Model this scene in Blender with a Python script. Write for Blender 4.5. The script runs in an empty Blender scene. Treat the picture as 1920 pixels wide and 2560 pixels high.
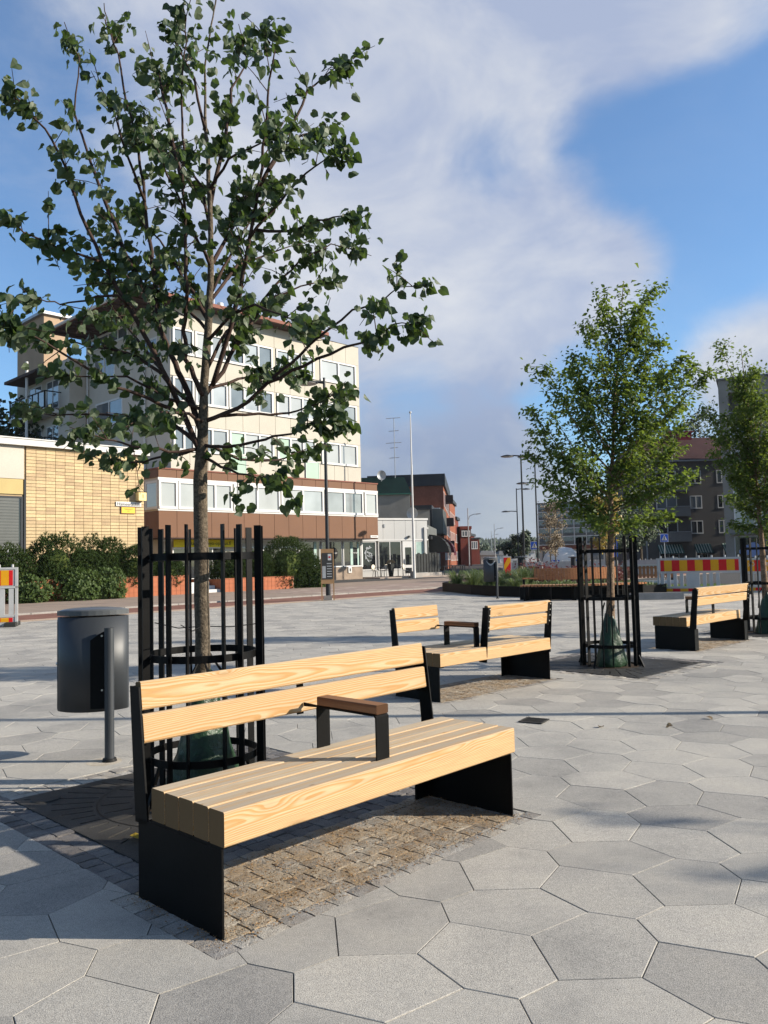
import bpy, math, random
from math import sin, cos, pi, radians as R, hypot, atan2
from mathutils import Vector, Matrix
import mathutils.geometry as mg
random.seed(11)
sc = bpy.context.scene
COL = sc.collection

# ---------------------------------------------------------------- camera
CAM_H, PITCH, ROLL, FPX = 1.364, 0.0595, -0.0237, 2014.0
f = Vector((0, cos(PITCH), sin(PITCH))); u = Vector((0, -sin(PITCH), cos(PITCH))); x = Vector((1, 0, 0))
X = cos(ROLL) * x + sin(ROLL) * u; U = -sin(ROLL) * x + cos(ROLL) * u
cam = bpy.data.cameras.new('camera'); camo = bpy.data.objects.new('camera', cam); COL.objects.link(camo)
m = Matrix((X, U, -f)).transposed().to_4x4(); m.translation = (0, 0, CAM_H); camo.matrix_world = m
cam.sensor_fit = 'VERTICAL'; cam.sensor_height = 36; cam.lens = 36 * FPX / 2560
cam.clip_start = .05; cam.clip_end = 5000
sc.camera = camo

# ---------------------------------------------------------------- sky, sun, exposure
SUN_AZ, SUN_EL = R(-4.0), R(24.0)             # direction to the sun: azimuth from +X, elevation
SKY_STRENGTH, SUN_STRENGTH, EXPOSURE = 0.05, 5.0, 0.95
HAZE = .00013
BLOBS = [(0.029,0.835,0.549,0.94020,0.90), (-0.129,0.873,0.471,0.94837,0.50), (0.198,0.821,0.536,0.98661,0.60), (0.283,0.798,0.531,0.99168,0.60), (0.341,0.779,0.526,0.99685,0.50), (0.040,0.934,0.354,0.96685,0.90), (0.179,0.920,0.349,0.98661,0.90), (0.263,0.901,0.345,0.99291,1.00), (0.308,0.884,0.351,0.99792,0.40), (0.097,0.961,0.259,0.98661,0.60), (-0.308,0.816,0.488,0.96934,0.12), (0.060,0.994,0.093,0.98893,1.30), (0.176,0.982,0.064,0.99168,1.00), (0.412,0.881,0.234,0.99644,0.90), (0.397,0.908,0.136,0.99404,0.50), (-0.306,0.932,0.194,0.96934,0.10), (0.184,0.879,0.439,0.99168,-1.30), (0.289,0.856,0.429,0.99349,-1.00), (0.389,0.841,0.375,0.98661,-0.90), (0.351,0.811,0.469,0.99507,-0.50), (-0.418,0.873,0.252,0.98661,-0.70), (-0.367,0.816,0.447,0.98225,-0.45), (0.072,0.977,0.201,0.99644,-0.80), (0.013,0.981,0.191,0.99555,-0.60), (-0.369,0.768,0.523,0.99168,-0.25), (0.341,0.897,0.281,0.99685,-0.40), (0.109,0.886,0.451,0.99723,-0.80), (0.260,0.946,0.193,0.99231,-0.70)]
w = bpy.data.worlds.new('World'); sc.world = w; w.use_nodes = True
nt = w.node_tree; N = nt.nodes; Lk = nt.links
for n in list(N): N.remove(n)
def node(t, **k):
    n = N.new(t)
    for a, b in k.items(): setattr(n, a, b)
    return n
out = node('ShaderNodeOutputWorld'); bg = node('ShaderNodeBackground'); bg.inputs[1].default_value = SKY_STRENGTH
sky = node('ShaderNodeTexSky', sky_type='NISHITA', sun_disc=False, sun_elevation=SUN_EL, sun_rotation=pi / 2 - SUN_AZ,
           air_density=1.0, dust_density=0.6, ozone_density=2.0, altitude=100)
tc = node('ShaderNodeTexCoord'); D = tc.outputs['Generated']
def mth(op, a, b=None, c=None, clamp=False):
    n = node('ShaderNodeMath', operation=op, use_clamp=clamp)
    for i, q in enumerate((a, b, c)):
        if q is None: continue
        if isinstance(q, (int, float)): n.inputs[i].default_value = q
        else: Lk.new(q, n.inputs[i])
    return n.outputs[0]
acc = None
for bx_, by_, bz_, cr, wt in BLOBS:
    d = node('ShaderNodeVectorMath', operation='DOT_PRODUCT'); Lk.new(D, d.inputs[0]); d.inputs[1].default_value = (bx_, by_, bz_)
    mr = node('ShaderNodeMapRange', clamp=True); Lk.new(d.outputs['Value'], mr.inputs[0])
    mr.inputs[1].default_value = cr; mr.inputs[2].default_value = 1.0; mr.inputs[3].default_value = 0; mr.inputs[4].default_value = wt
    acc = mr.outputs[0] if acc is None else mth('ADD', acc, mr.outputs[0])
def noise(scale, detail, rough, sz=1.0, off=(0, 0, 0), dist=0.0):
    mp = node('ShaderNodeMapping'); mp.inputs['Scale'].default_value = (1, 1, sz); mp.inputs['Location'].default_value = off; Lk.new(D, mp.inputs[0])
    n = node('ShaderNodeTexNoise'); n.inputs['Scale'].default_value = scale; n.inputs['Detail'].default_value = detail
    n.inputs['Roughness'].default_value = rough; n.inputs['Distortion'].default_value = dist; Lk.new(mp.outputs[0], n.inputs['Vector']); return n.outputs[0]
n1 = noise(4.6, 9, .6, 1.7, (3.1, 1.7, .4), .5); n2 = noise(2.6, 4, .5, 2.2, (7.7, 2.2, 5.1))
tot = mth('ADD', mth('ADD', acc, mth('MULTIPLY', mth('SUBTRACT', n1, .5), 1.9)), .16)
mk = node('ShaderNodeMapRange', interpolation_type='SMOOTHSTEP'); Lk.new(tot, mk.inputs[0])
mk.inputs[1].default_value = -.22; mk.inputs[2].default_value = 1.15; mk.inputs[3].default_value = 0.10; mk.inputs[4].default_value = .93
cr_ = node('ShaderNodeValToRGB'); cr_.color_ramp.elements[0].position = .40; cr_.color_ramp.elements[0].color = (4.5, 5.2, 7.0, 1)
cr_.color_ramp.elements[1].position = .58; cr_.color_ramp.elements[1].color = (7.7, 7.9, 8.4, 1); Lk.new(mth('ADD', mth('MULTIPLY', n2, .5), mth('MULTIPLY', n1, .5)), cr_.inputs[0])
tint = node('ShaderNodeMixRGB', blend_type='MULTIPLY'); tint.inputs[0].default_value = 1; tint.inputs[2].default_value = (1.18, 1.66, 2.02, 1); Lk.new(sky.outputs[0], tint.inputs[1])
mx = node('ShaderNodeMixRGB'); Lk.new(mk.outputs[0], mx.inputs[0]); Lk.new(tint.outputs[0], mx.inputs[1])
spz = node('ShaderNodeSeparateXYZ'); Lk.new(D, spz.inputs[0])
low = node('ShaderNodeMapRange', interpolation_type='SMOOTHSTEP'); Lk.new(spz.outputs[2], low.inputs[0]); low.inputs[1].default_value = .02; low.inputs[2].default_value = .30; low.inputs[3].default_value = 1; low.inputs[4].default_value = 0
bank = node('ShaderNodeMixRGB', blend_type='MULTIPLY'); Lk.new(low.outputs[0], bank.inputs[0]); Lk.new(cr_.outputs[0], bank.inputs[1]); bank.inputs[2].default_value = (.56, .60, .66, 1)   # shaded underside of the low cloud bank
Lk.new(bank.outputs[0], mx.inputs[2])
Lk.new(mx.outputs[0], bg.inputs[0]); Lk.new(bg.outputs[0], out.inputs[0])

sl = bpy.data.lights.new('sun', 'SUN'); sl.energy = SUN_STRENGTH; sl.angle = R(.5); sl.color = (1, .90, .76)
so = bpy.data.objects.new('sun', sl); COL.objects.link(so); so.location = (30, -2, 30)
sd = Vector((cos(SUN_AZ) * cos(SUN_EL), sin(SUN_AZ) * cos(SUN_EL), sin(SUN_EL)))
so.rotation_euler = sd.to_track_quat('Z', 'Y').to_euler()
vs = sc.view_settings; vs.view_transform = 'Standard'; vs.look = 'None'; vs.exposure = EXPOSURE; vs.gamma = 1; vs.use_curve_mapping = False

# ---------------------------------------------------------------- mesh helpers
class MB:
    def __init__(s): s.v = []; s.f = []; s.t = []
    def add(s, v, f, tint=0.0):
        o = len(s.v); s.v += [tuple(q) for q in v]; s.f += [tuple(i + o for i in q) for q in f]; s.t += [tint] * len(f); return s
    def box(s, x0, x1, y0, y1, z0, z1, tint=0.0):
        v = [(a, b, c) for c in (z0, z1) for b in (y0, y1) for a in (x0, x1)]
        return s.add(v, [(0, 2, 3, 1), (4, 5, 7, 6), (0, 1, 5, 4), (1, 3, 7, 5), (3, 2, 6, 7), (2, 0, 4, 6)], tint)
    def hexa(s, b, t):          # 4 bottom points (counter-clockwise from above), 4 top points
        return s.add(list(b) + list(t), [(3, 2, 1, 0), (4, 5, 6, 7), (0, 1, 5, 4), (1, 2, 6, 5), (2, 3, 7, 6), (3, 0, 4, 7)])
    def prism(s, poly, z0, z1, tint=0.0):
        n = len(poly); v = [(a, b, z0) for a, b in poly] + [(a, b, z1) for a, b in poly]
        return s.add(v, [tuple(range(n - 1, -1, -1)), tuple(range(n, 2 * n))] + [(i, (i + 1) % n, n + (i + 1) % n, n + i) for i in range(n)], tint)
    def extr(s, poly, axis, a, b):   # polygon in the plane across an axis, extruded along it ('x': (y,z), 'y': (x,z))
        n = len(poly); P = (lambda q, t: (t, q[0], q[1])) if axis == 'x' else (lambda q, t: (q[0], t, q[1]))
        v = [P(q, a) for q in poly] + [P(q, b) for q in poly]
        return s.add(v, [tuple(range(n)), tuple(range(2 * n - 1, n - 1, -1))] + [(i, n + i, n + (i + 1) % n, (i + 1) % n) for i in range(n)])
    def tube(s, pts, rad, n=6, caps=True):
        pts = [Vector(p) for p in pts]; k = len(pts)
        if isinstance(rad, (int, float)): rad = [rad] * k
        o = len(s.v); up = None
        for i, p in enumerate(pts):
            t = (pts[min(i + 1, k - 1)] - pts[max(i - 1, 0)]).normalized()
            if up is None: up = Vector((0, 1, 0)) if abs(t.y) < .9 else Vector((1, 0, 0))
            a = t.cross(up).normalized(); b = t.cross(a).normalized(); up = -b if False else up
            for j in range(n):
                q = 2 * pi * j / n; s.v.append(tuple(p + a * rad[i] * cos(q) + b * rad[i] * sin(q)))
        for i in range(k - 1):
            for j in range(n):
                j2 = (j + 1) % n; s.f.append((o + i * n + j, o + i * n + j2, o + (i + 1) * n + j2, o + (i + 1) * n + j)); s.t.append(0)
        if caps:
            s.f.append(tuple(o + j for j in range(n - 1, -1, -1))); s.f.append(tuple(o + (k - 1) * n + j for j in range(n))); s.t += [0, 0]
        return s
    def cyl(s, x, y, z0, z1, r0, r1=None, n=16): return s.tube([(x, y, z0), (x, y, z1)], [r0, r0 if r1 is None else r1], n)
    def build(s, name, mat, parent=None, loc=None, rz=0.0, smooth=False, tint=False, recalc=True):
        me = mesh(name, s.v, s.f, mat, smooth, s.t if tint else None, recalc)
        return obj(name, me, parent, loc, rz)
import bmesh
def mesh(name, v, f, mat, smooth=False, tints=None, recalc=True):
    me = bpy.data.meshes.new(name); me.from_pydata(v, [], f)
    if mat: me.materials.append(mat)
    if tints is not None:
        a = me.attributes.new('tint', 'FLOAT', 'FACE'); a.data.foreach_set('value', tints)
    if recalc:
        b = bmesh.new(); b.from_mesh(me); bmesh.ops.recalc_face_normals(b, faces=b.faces); b.to_mesh(me); b.free()
    if smooth: me.polygons.foreach_set('use_smooth', [True] * len(me.polygons))
    me.update(); return me
def obj(name, me, parent=None, loc=None, rz=0.0):
    o = bpy.data.objects.new(name, me); COL.objects.link(o)
    if loc is not None: o.location = loc
    if rz: o.rotation_euler = (0, 0, rz)
    if parent is not None: o.parent = parent
    return o
def tag(o, label=None, cat=None, group=None, kind=None):
    if label: o['label'] = label
    if cat: o['category'] = cat
    if group: o['group'] = group
    if kind: o['kind'] = kind
    return o
def thing(name, label, cat, loc=(0, 0, 0), rz=0.0, group=None):
    return tag(obj(name, None, None, loc, rz), label, cat, group)
def part(name, mat, parent, *boxes, smooth=False):
    b = MB()
    for q in boxes: b.box(*q)
    return b.build(name, mat, parent, smooth=smooth, recalc=False)
def copy_tree(o, parent=None):
    c = o.copy(); COL.objects.link(c); c.parent = parent
    for ch in list(o.children): copy_tree(ch, c)
    return c
def text(name, body, size, mat, parent, loc, rot, extrude=.004, align='CENTER'):
    cu = bpy.data.curves.new(name, 'FONT'); cu.body = body; cu.size = size; cu.extrude = extrude; cu.align_x = align; cu.align_y = 'CENTER'
    cu.resolution_u = 2
    t = bpy.data.objects.new(name, cu); COL.objects.link(t)
    dg = bpy.context.evaluated_depsgraph_get(); me = bpy.data.meshes.new_from_object(t.evaluated_get(dg))
    bpy.data.objects.remove(t); bpy.data.curves.remove(cu)
    me.name = name; me.materials.clear(); me.materials.append(mat)
    o = obj(name, me, parent, loc); o.rotation_euler = rot; return o

# ---------------------------------------------------------------- materials
def nodes(name):
    m = bpy.data.materials.new(name); m.use_nodes = True; nt = m.node_tree
    return m, nt, nt.nodes['Principled BSDF']
def nd(nt, t, ins=None, **k):
    n = nt.nodes.new(t)
    for a, b in k.items(): setattr(n, a, b)
    for a, b in (ins or {}).items():
        if hasattr(b, 'is_linked'): nt.links.new(b, n.inputs[a])
        else: n.inputs[a].default_value = b
    return n
def C4(c): return (c[0], c[1], c[2], 1)
def ramp(nt, fac, stops):
    r = nd(nt, 'ShaderNodeValToRGB', {0: fac}); e = r.color_ramp.elements
    while len(e) < len(stops): e.new(.5)
    for q, (p, c) in zip(e, stops): q.position = p; q.color = C4(c)
    return r.outputs[0]
def mixc(nt, fac, a, b, blend='MIX'):
    n = nt.nodes.new('ShaderNodeMixRGB'); n.blend_type = blend
    for i, q in enumerate((fac, a, b)):
        if hasattr(q, 'is_linked'): nt.links.new(q, n.inputs[i])
        elif i == 0: n.inputs[0].default_value = q
        else: n.inputs[i].default_value = C4(q)
    return n.outputs[0]
def mt(nt, op, a, b=None, c=None, clamp=False):
    n = nt.nodes.new('ShaderNodeMath'); n.operation = op; n.use_clamp = clamp
    for i, q in enumerate((a, b, c)):
        if q is None: continue
        if isinstance(q, (int, float)): n.inputs[i].default_value = q
        else: nt.links.new(q, n.inputs[i])
    return n.outputs[0]
def pos(nt, scale=(1, 1, 1), src='pos'):
    if src == 'pos': v = nd(nt, 'ShaderNodeNewGeometry').outputs['Position']
    else: v = nd(nt, 'ShaderNodeTexCoord').outputs['Object']
    if scale != (1, 1, 1): v = nd(nt, 'ShaderNodeMapping', {0: v, 'Scale': scale}).outputs[0]
    return v
def nz(nt, vec, scale, detail=3, rough=.55):
    return nd(nt, 'ShaderNodeTexNoise', {'Vector': vec, 'Scale': scale, 'Detail': detail, 'Roughness': rough}).outputs[0]
def bump(nt, bsdf, h, strength=.3, dist=.01):
    b = nd(nt, 'ShaderNodeBump', {'Height': h, 'Strength': strength, 'Distance': dist}); nt.links.new(b.outputs[0], bsdf.inputs['Normal'])
def simple(name, c, rough=.6, amt=.15, scale=3.0, fine=0.0, fscale=60.0, bmp=0.0, metal=0.0, spec=.12, coat=0.0):
    m, nt, b = nodes(name); P = pos(nt)
    n = nz(nt, P, scale, 4); col = ramp(nt, n, [(.3, [q * (1 - amt) for q in c]), (.7, [min(1, q * (1 + amt)) for q in c])])
    if fine:
        n2 = nz(nt, P, fscale, 2, .7); g = ramp(nt, n2, [(.3, (1 - fine,) * 3), (.7, (1 + fine,) * 3)]); col = mixc(nt, 1.0, col, g, 'MULTIPLY')
    nt.links.new(col, b.inputs['Base Color']); b.inputs['Roughness'].default_value = rough; b.inputs['Metallic'].default_value = metal
    b.inputs['Specular IOR Level'].default_value = spec; b.inputs['Coat Weight'].default_value = coat
    if bmp: bump(nt, b, nz(nt, P, fscale, 3, .7), bmp, .01)
    return m
def wood(name, c_light, c_dark, c_old, old=.8, pitch=.0085, dark_end=True):
    m, nt, b = nodes(name)
    tc = nd(nt, 'ShaderNodeTexCoord'); oi = nd(nt, 'ShaderNodeObjectInfo'); rnd = oi.outputs['Random']
    sh = nd(nt, 'ShaderNodeCombineXYZ', {0: mt(nt, 'MULTIPLY', rnd, 37.0), 1: mt(nt, 'MULTIPLY', rnd, 11.3), 2: mt(nt, 'MULTIPLY', rnd, 5.7)})
    P = tc.outputs['Object']; Q = nd(nt, 'ShaderNodeVectorMath', {0: P, 1: sh.outputs[0]}, operation='ADD').outputs[0]
    sp = nd(nt, 'ShaderNodeSeparateXYZ', {0: P})
    lo = nz(nt, nd(nt, 'ShaderNodeMapping', {0: Q, 'Scale': (1.3, 5, 5)}).outputs[0], 1.0, 2, .5)
    lo2 = nz(nt, nd(nt, 'ShaderNodeMapping', {0: Q, 'Scale': (4, 18, 18)}).outputs[0], 1.0, 3, .5)
    vo = nd(nt, 'ShaderNodeTexVoronoi', {'Vector': nd(nt, 'ShaderNodeMapping', {0: Q, 'Scale': (1.5, 7, 7)}).outputs[0], 'Scale': 1.0}).outputs['Distance']
    kn = mt(nt, 'POWER', mt(nt, 'MAXIMUM', mt(nt, 'SUBTRACT', 1.0, mt(nt, 'MULTIPLY', vo, 3.2)), 0.0), 2.0)
    yy = mt(nt, 'ADD', sp.outputs[1], .085); z0 = mt(nt, 'MULTIPLY', mt(nt, 'SUBTRACT', mt(nt, 'FRACT', mt(nt, 'MULTIPLY', rnd, 7.31)), .5), .09)
    zz = mt(nt, 'ADD', mt(nt, 'SUBTRACT', sp.outputs[2], z0), mt(nt, 'MULTIPLY', sp.outputs[0], mt(nt, 'MULTIPLY', mt(nt, 'SUBTRACT', rnd, .5), .07)))
    r = mt(nt, 'SQRT', mt(nt, 'ADD', mt(nt, 'MULTIPLY', yy, yy), mt(nt, 'MULTIPLY', zz, zz)))
    r = mt(nt, 'ADD', r, mt(nt, 'MULTIPLY', sp.outputs[0], .012)); r = mt(nt, 'ADD', r, mt(nt, 'MULTIPLY', lo, .042)); r = mt(nt, 'ADD', r, mt(nt, 'MULTIPLY', lo2, .004))
    r = mt(nt, 'ADD', r, mt(nt, 'MULTIPLY', kn, .035))
    fr = mt(nt, 'FRACT', mt(nt, 'DIVIDE', r, pitch))
    mid = [(a + c) / 2 for a, c in zip(c_light, c_dark)]
    col = ramp(nt, fr, [(0, c_light), (.26, c_light), (.48, mid), (.70, c_dark), (.92, c_dark), (1.0, c_light)])
    fib = nz(nt, nd(nt, 'ShaderNodeMapping', {0: Q, 'Scale': (6, 260, 260)}).outputs[0], 1.0, 2, .6)
    col = mixc(nt, 1.0, col, ramp(nt, fib, [(.3, (.86, .86, .86)), (.7, (1.1, 1.1, 1.1))]), 'MULTIPLY')
    tone = ramp(nt, mt(nt, 'FRACT', mt(nt, 'MULTIPLY', rnd, 3.77)), [(0, (.92, .90, .88)), (1, (1.06, 1.04, 1.0))]); col = mixc(nt, 1.0, col, tone, 'MULTIPLY')
    col = mixc(nt, mt(nt, 'MULTIPLY', mt(nt, 'POWER', kn, 3.0), .8, clamp=True), col, [q * .35 for q in c_dark])
    # upper faces have gone grey, with streaks of bare wood left
    sn = nd(nt, 'ShaderNodeSeparateXYZ', {0: tc.outputs['Normal']})
    st = nz(nt, nd(nt, 'ShaderNodeMapping', {0: Q, 'Scale': (2.2, 60, 60)}).outputs[0], 1.0, 3, .6)
    up = nd(nt, 'ShaderNodeMapRange', {0: sn.outputs[2], 1: .6, 2: .9, 3: 0.0, 4: old}).outputs[0]
    upf = mt(nt, 'MULTIPLY', up, ramp(nt, st, [(.36, (.25,) * 3), (.5, (1, 1, 1))]))
    old_c = mixc(nt, .65, mixc(nt, fr, c_old, [q * .8 for q in c_old]), ramp(nt, st, [(.3, [q * .75 for q in c_old]), (.7, [q * 1.2 for q in c_old])]))
    old_c = mixc(nt, 1.0, old_c, ramp(nt, mt(nt, 'FRACT', mt(nt, 'MULTIPLY', rnd, 9.13)), [(0, (.80, .80, .82)), (1, (1.16, 1.14, 1.08))]), 'MULTIPLY')
    kv = nd(nt, 'ShaderNodeTexVoronoi', {'Vector': nd(nt, 'ShaderNodeMapping', {0: Q, 'Scale': (5.5, 16, 16)}).outputs[0], 'Scale': 1.0}).outputs['Distance']
    old_c = mixc(nt, ramp(nt, kv, [(.07, (.75, .75, .75)), (.13, (0, 0, 0))]), old_c, [q * .32 for q in c_dark])
    col = mixc(nt, upf, col, old_c)
    en = nd(nt, 'ShaderNodeMapRange', {0: mt(nt, 'ABSOLUTE', sn.outputs[0]), 1: .8, 2: .95, 3: 0.0, 4: .9}).outputs[0]
    col = mixc(nt, en, col, [q * .22 for q in mid])  # board ends: their shade, with some dirt, painted in as a darker colour
    nt.links.new(col, b.inputs['Base Color']); b.inputs['Roughness'].default_value = .7; b.inputs['Specular IOR Level'].default_value = .06
    bump(nt, b, mt(nt, 'ADD', mt(nt, 'MULTIPLY', fr, .6), fib), .12, .002)
    return m
def leafmat(name, ca, cb, under, trans, tl=.3, rough=.45, scale=9.0, yellow=None, spec=.35):
    m, nt, b = nodes(name); P = pos(nt); n = nz(nt, P, scale, 2)
    col = ramp(nt, n, [(.3, ca), (.7, cb)])
    if yellow:
        n2 = nz(nt, P, 2.3, 2); col = mixc(nt, ramp(nt, n2, [(.6, (0, 0, 0)), (.75, (.8, .8, .8))]), col, yellow)
    g = nd(nt, 'ShaderNodeNewGeometry'); col2 = mixc(nt, g.outputs['Backfacing'], col, under)
    nt.links.new(col2, b.inputs['Base Color']); b.inputs['Roughness'].default_value = rough; b.inputs['Specular IOR Level'].default_value = spec
    t = nd(nt, 'ShaderNodeBsdfTranslucent', {0: C4(trans)}); ms = nd(nt, 'ShaderNodeMixShader', {0: tl, 1: b.outputs[0], 2: t.outputs[0]})
    nt.links.new(ms.outputs[0], nt.nodes['Material Output'].inputs[0]); return m
def glassmat(name, c, rough=.04, amt=.2, spec=.8):
    m, nt, b = nodes(name); P = pos(nt); n = nz(nt, P, .6, 2)
    nt.links.new(ramp(nt, n, [(.3, [q * (1 - amt) for q in c]), (.7, [q * (1 + amt) for q in c])]), b.inputs['Base Color'])
    b.inputs['Roughness'].default_value = rough; b.inputs['Specular IOR Level'].default_value = spec; b.inputs['IOR'].default_value = 1.5
    b.inputs['Coat Weight'].default_value = .6; b.inputs['Coat Roughness'].default_value = .02; return m
def pavermat():
    m, nt, b = nodes('concrete_paver'); P = pos(nt)
    at = nd(nt, 'ShaderNodeAttribute', attribute_name='tint').outputs['Fac']
    col = ramp(nt, at, [(0, (.235, .227, .211)), (.22, (.285, .274, .25)), (.6, (.315, .302, .274)), (1, (.345, .329, .296))])
    big = nz(nt, P, 1.3, 6, .68); col = mixc(nt, 1.0, col, ramp(nt, big, [(.28, (.70, .71, .73)), (.5, (1.0, 1.0, 1.0)), (.72, (1.16, 1.14, 1.10))]), 'MULTIPLY')
    fine = nz(nt, P, 260, 2, .8); col = mixc(nt, 1.0, col, ramp(nt, fine, [(.33, (.50, .50, .51)), (.5, (1, 1, 1)), (.67, (1.42, 1.40, 1.36))]), 'MULTIPLY')
    mid = nz(nt, P, 38, 3, .7); col = mixc(nt, 1.0, col, ramp(nt, mid, [(.3, (.9, .9, .9)), (.7, (1.08, 1.08, 1.08))]), 'MULTIPLY')
    spk = nd(nt, 'ShaderNodeTexVoronoi', {'Vector': P, 'Scale': 9.0}).outputs['Distance']
    col = mixc(nt, ramp(nt, spk, [(.022, (.8, .8, .8)), (.034, (0, 0, 0))]), col, (.06, .05, .045))
    nt.links.new(col, b.inputs['Base Color']); b.inputs['Roughness'].default_value = .85; b.inputs['Specular IOR Level'].default_value = .25
    bump(nt, b, mt(nt, 'ADD', fine, mt(nt, 'MULTIPLY', mid, .6)), .55, .004); return m
def granite(name, base, dirt=0.0):
    m, nt, b = nodes(name); P = pos(nt)
    n = nz(nt, P, 7, 3); col = ramp(nt, n, [(.3, [q * .75 for q in base]), (.7, [q * 1.2 for q in base])])
    oi = nd(nt, 'ShaderNodeObjectInfo').outputs['Random']; col = mixc(nt, 1.0, col, ramp(nt, oi, [(0, (.72, .72, .74)), (.5, (1, 1, 1)), (1, (1.25, 1.22, 1.16))]), 'MULTIPLY')
    fi = nz(nt, P, 190, 2, .8); col = mixc(nt, 1.0, col, ramp(nt, fi, [(.33, (.55, .55, .56)), (.5, (1, 1, 1)), (.7, (1.45, 1.43, 1.4))]), 'MULTIPLY')
    if dirt:
        d1 = nz(nt, P, 4.5, 5, .75); d2 = nz(nt, P, 90, 3, .8)
        fa = mt(nt, 'MULTIPLY', ramp(nt, d1, [(.36, (0, 0, 0)), (.60, (1, 1, 1))]), dirt); fa = mt(nt, 'MULTIPLY', fa, ramp(nt, d2, [(.36, (.25,) * 3), (.55, (1, 1, 1))]))
        col = mixc(nt, fa, col, ramp(nt, d2, [(.4, (.17, .105, .05)), (.65, (.36, .26, .14))]))
    nt.links.new(col, b.inputs['Base Color']); b.inputs['Roughness'].default_value = .85; b.inputs['Specular IOR Level'].default_value = .25
    bump(nt, b, mt(nt, 'ADD', fi, nz(nt, P, 45, 4, .7)), .8, .008); return m
M = {}
M['wood'] = wood('larch', (.465, .335, .20), (.40, .235, .10), (.36, .325, .262), pitch=.0064)
M['armwood'] = wood('brown_wood', (.24, .125, .065), (.16, .075, .04), (.18, .12, .08), old=.3)
M['slat_red'] = wood('reddish_slat', (.36, .17, .085), (.25, .11, .05), (.36, .27, .19), old=.6, pitch=.012)
M['steel'] = simple('black_steel', (.0035, .0034, .0034), .5, .3, 5, .2, 90, .05, spec=.10)
M['cage'] = simple('cage_steel', (.0035, .0034, .0034), .5, .3, 8, .3, 160, .1, spec=.12)
M['iron'] = simple('cast_iron', (.034, .033, .031), .6, .3, 4, .35, 140, .35)
M['bolt'] = simple('zinc_bolt', (.55, .54, .5), .35, .1, 20, metal=.9)
M['paver'] = pavermat()
M['joint'] = simple('joint_sand', (.045, .043, .040), .95, .3, 6, .4, 220, .3)
M['kerbsand'] = simple('pale_sett_strip', (.36, .27, .20), .9, .2, 5, .35, 60, .3)
M['redlane'] = simple('red_lane', (.17, .085, .065), .9, .15, 2, .2, 80, .1)
M['walk'] = simple('grey_brown_walk', (.235, .185, .15), .9, .12, 1.2, .15, 40, .1)
M['walkslab'] = simple('walk_slab', (.26, .20, .17), .9, .12, .8, .15, 30, .1)
M['walkslab2'] = simple('walk_slab_pale', (.34, .28, .235), .9, .1, .8, .15, 30, .1)
M['asphalt'] = simple('asphalt', (.06, .058, .056), .95, .15, 1.5, .3, 120, .2)
M['ground'] = simple('town_ground', (.20, .185, .17), .95, .15, .3, .15, 8)
M['sett'] = granite('sett_granite', (.28, .262, .23), .85); M['settdark'] = granite('dark_sett_granite', (.13, .13, .135), .15)
M['settpale'] = granite('edge_sett_granite', (.29, .285, .27), .3)
M['sand'] = simple('brown_sand', (.085, .058, .034), .95, .35, 8, .5, 150, .6)
M['husk'] = simple('seed_husk', (.22, .135, .065), .9, .45, 40)
M['palesand'] = simple('pale_sand', (.36, .32, .26), .95, .25, 9, .4, 150, .4)
M['binpaint'] = simple('bin_paint', (.022, .026, .031), .5, .1, 3, spec=.5)
M['lidpaint'] = simple('bin_lid_paint', (.07, .075, .08), .28, .12, 3, spec=.5)
M['bag'] = simple('green_bag', (.007, .028, .010), .42, .4, 9, .3, 30, .7, spec=.35)
M['bark'] = simple('lime_bark', (.088, .070, .050), .85, .3, 14, .5, 55, .9)
M['bark2'] = simple('twig_bark', (.045, .028, .022), .75, .3, 14, .3, 80, .3)
M['bark3'] = simple('flaky_bark', (.17, .115, .075), .9, .35, 12, .5, 50, .9)
M['lime'] = leafmat('lime_leaf', (.010, .022, .008), (.030, .054, .015), (.070, .092, .052), (.11, .18, .03), .24, .5, spec=.25)
M['pear'] = leafmat('pear_leaf', (.014, .034, .009), (.044, .078, .018), (.06, .10, .03), (.24, .33, .04), .28, .5, yellow=(.10, .11, .02), spec=.18)
M['pine'] = leafmat('pine_needles', (.014, .028, .008), (.070, .088, .022), (.03, .05, .016), (.09, .13, .03), .12, .75, 2.5, spec=.05)
M['shrub'] = leafmat('shrub_leaf', (.022, .045, .010), (.06, .095, .022), (.06, .09, .03), (.15, .22, .05), .25, .5, 5, spec=.12)
M['grassl'] = leafmat('grass_blade', (.04, .07, .02), (.12, .16, .06), (.07, .10, .035), (.2, .26, .08), .25, .5, 5)
M['redleaf'] = leafmat('red_leaf', (.05, .012, .014), (.13, .035, .03), (.10, .03, .03), (.25, .06, .05), .25, .45, 5)
M['autumn'] = leafmat('autumn_leaf', (.20, .13, .015), (.33, .24, .03), (.22, .16, .04), (.5, .4, .06), .35, .5, 5)
M['dull'] = leafmat('dull_leaf', (.10, .08, .045), (.17, .12, .07), (.12, .09, .05), (.2, .15, .08), .2, .6, 5)
M['spruce'] = leafmat('spruce_leaf', (.012, .026, .012), (.035, .055, .02), (.02, .04, .015), (.05, .08, .02), .1, .6, 1.5)
M['hillwood'] = leafmat('hill_wood', (.022, .038, .022), (.05, .07, .03), (.03, .05, .02), (.05, .08, .02), .1, .8, .05)
M['soil'] = simple('soil', (.045, .032, .022), .95, .3, 6, .4, 60, .5)
M['lawn'] = leafmat('lawn', (.05, .10, .015), (.10, .17, .03), (.06, .1, .02), (.15, .22, .04), .2, .7, 3)
M['brick'] = simple('yellow_brick', (.43, .325, .19), .8, .12, .9, .12, 12); M['mortar'] = simple('mortar', (.32, .235, .145), .95, .15, 3)
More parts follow.
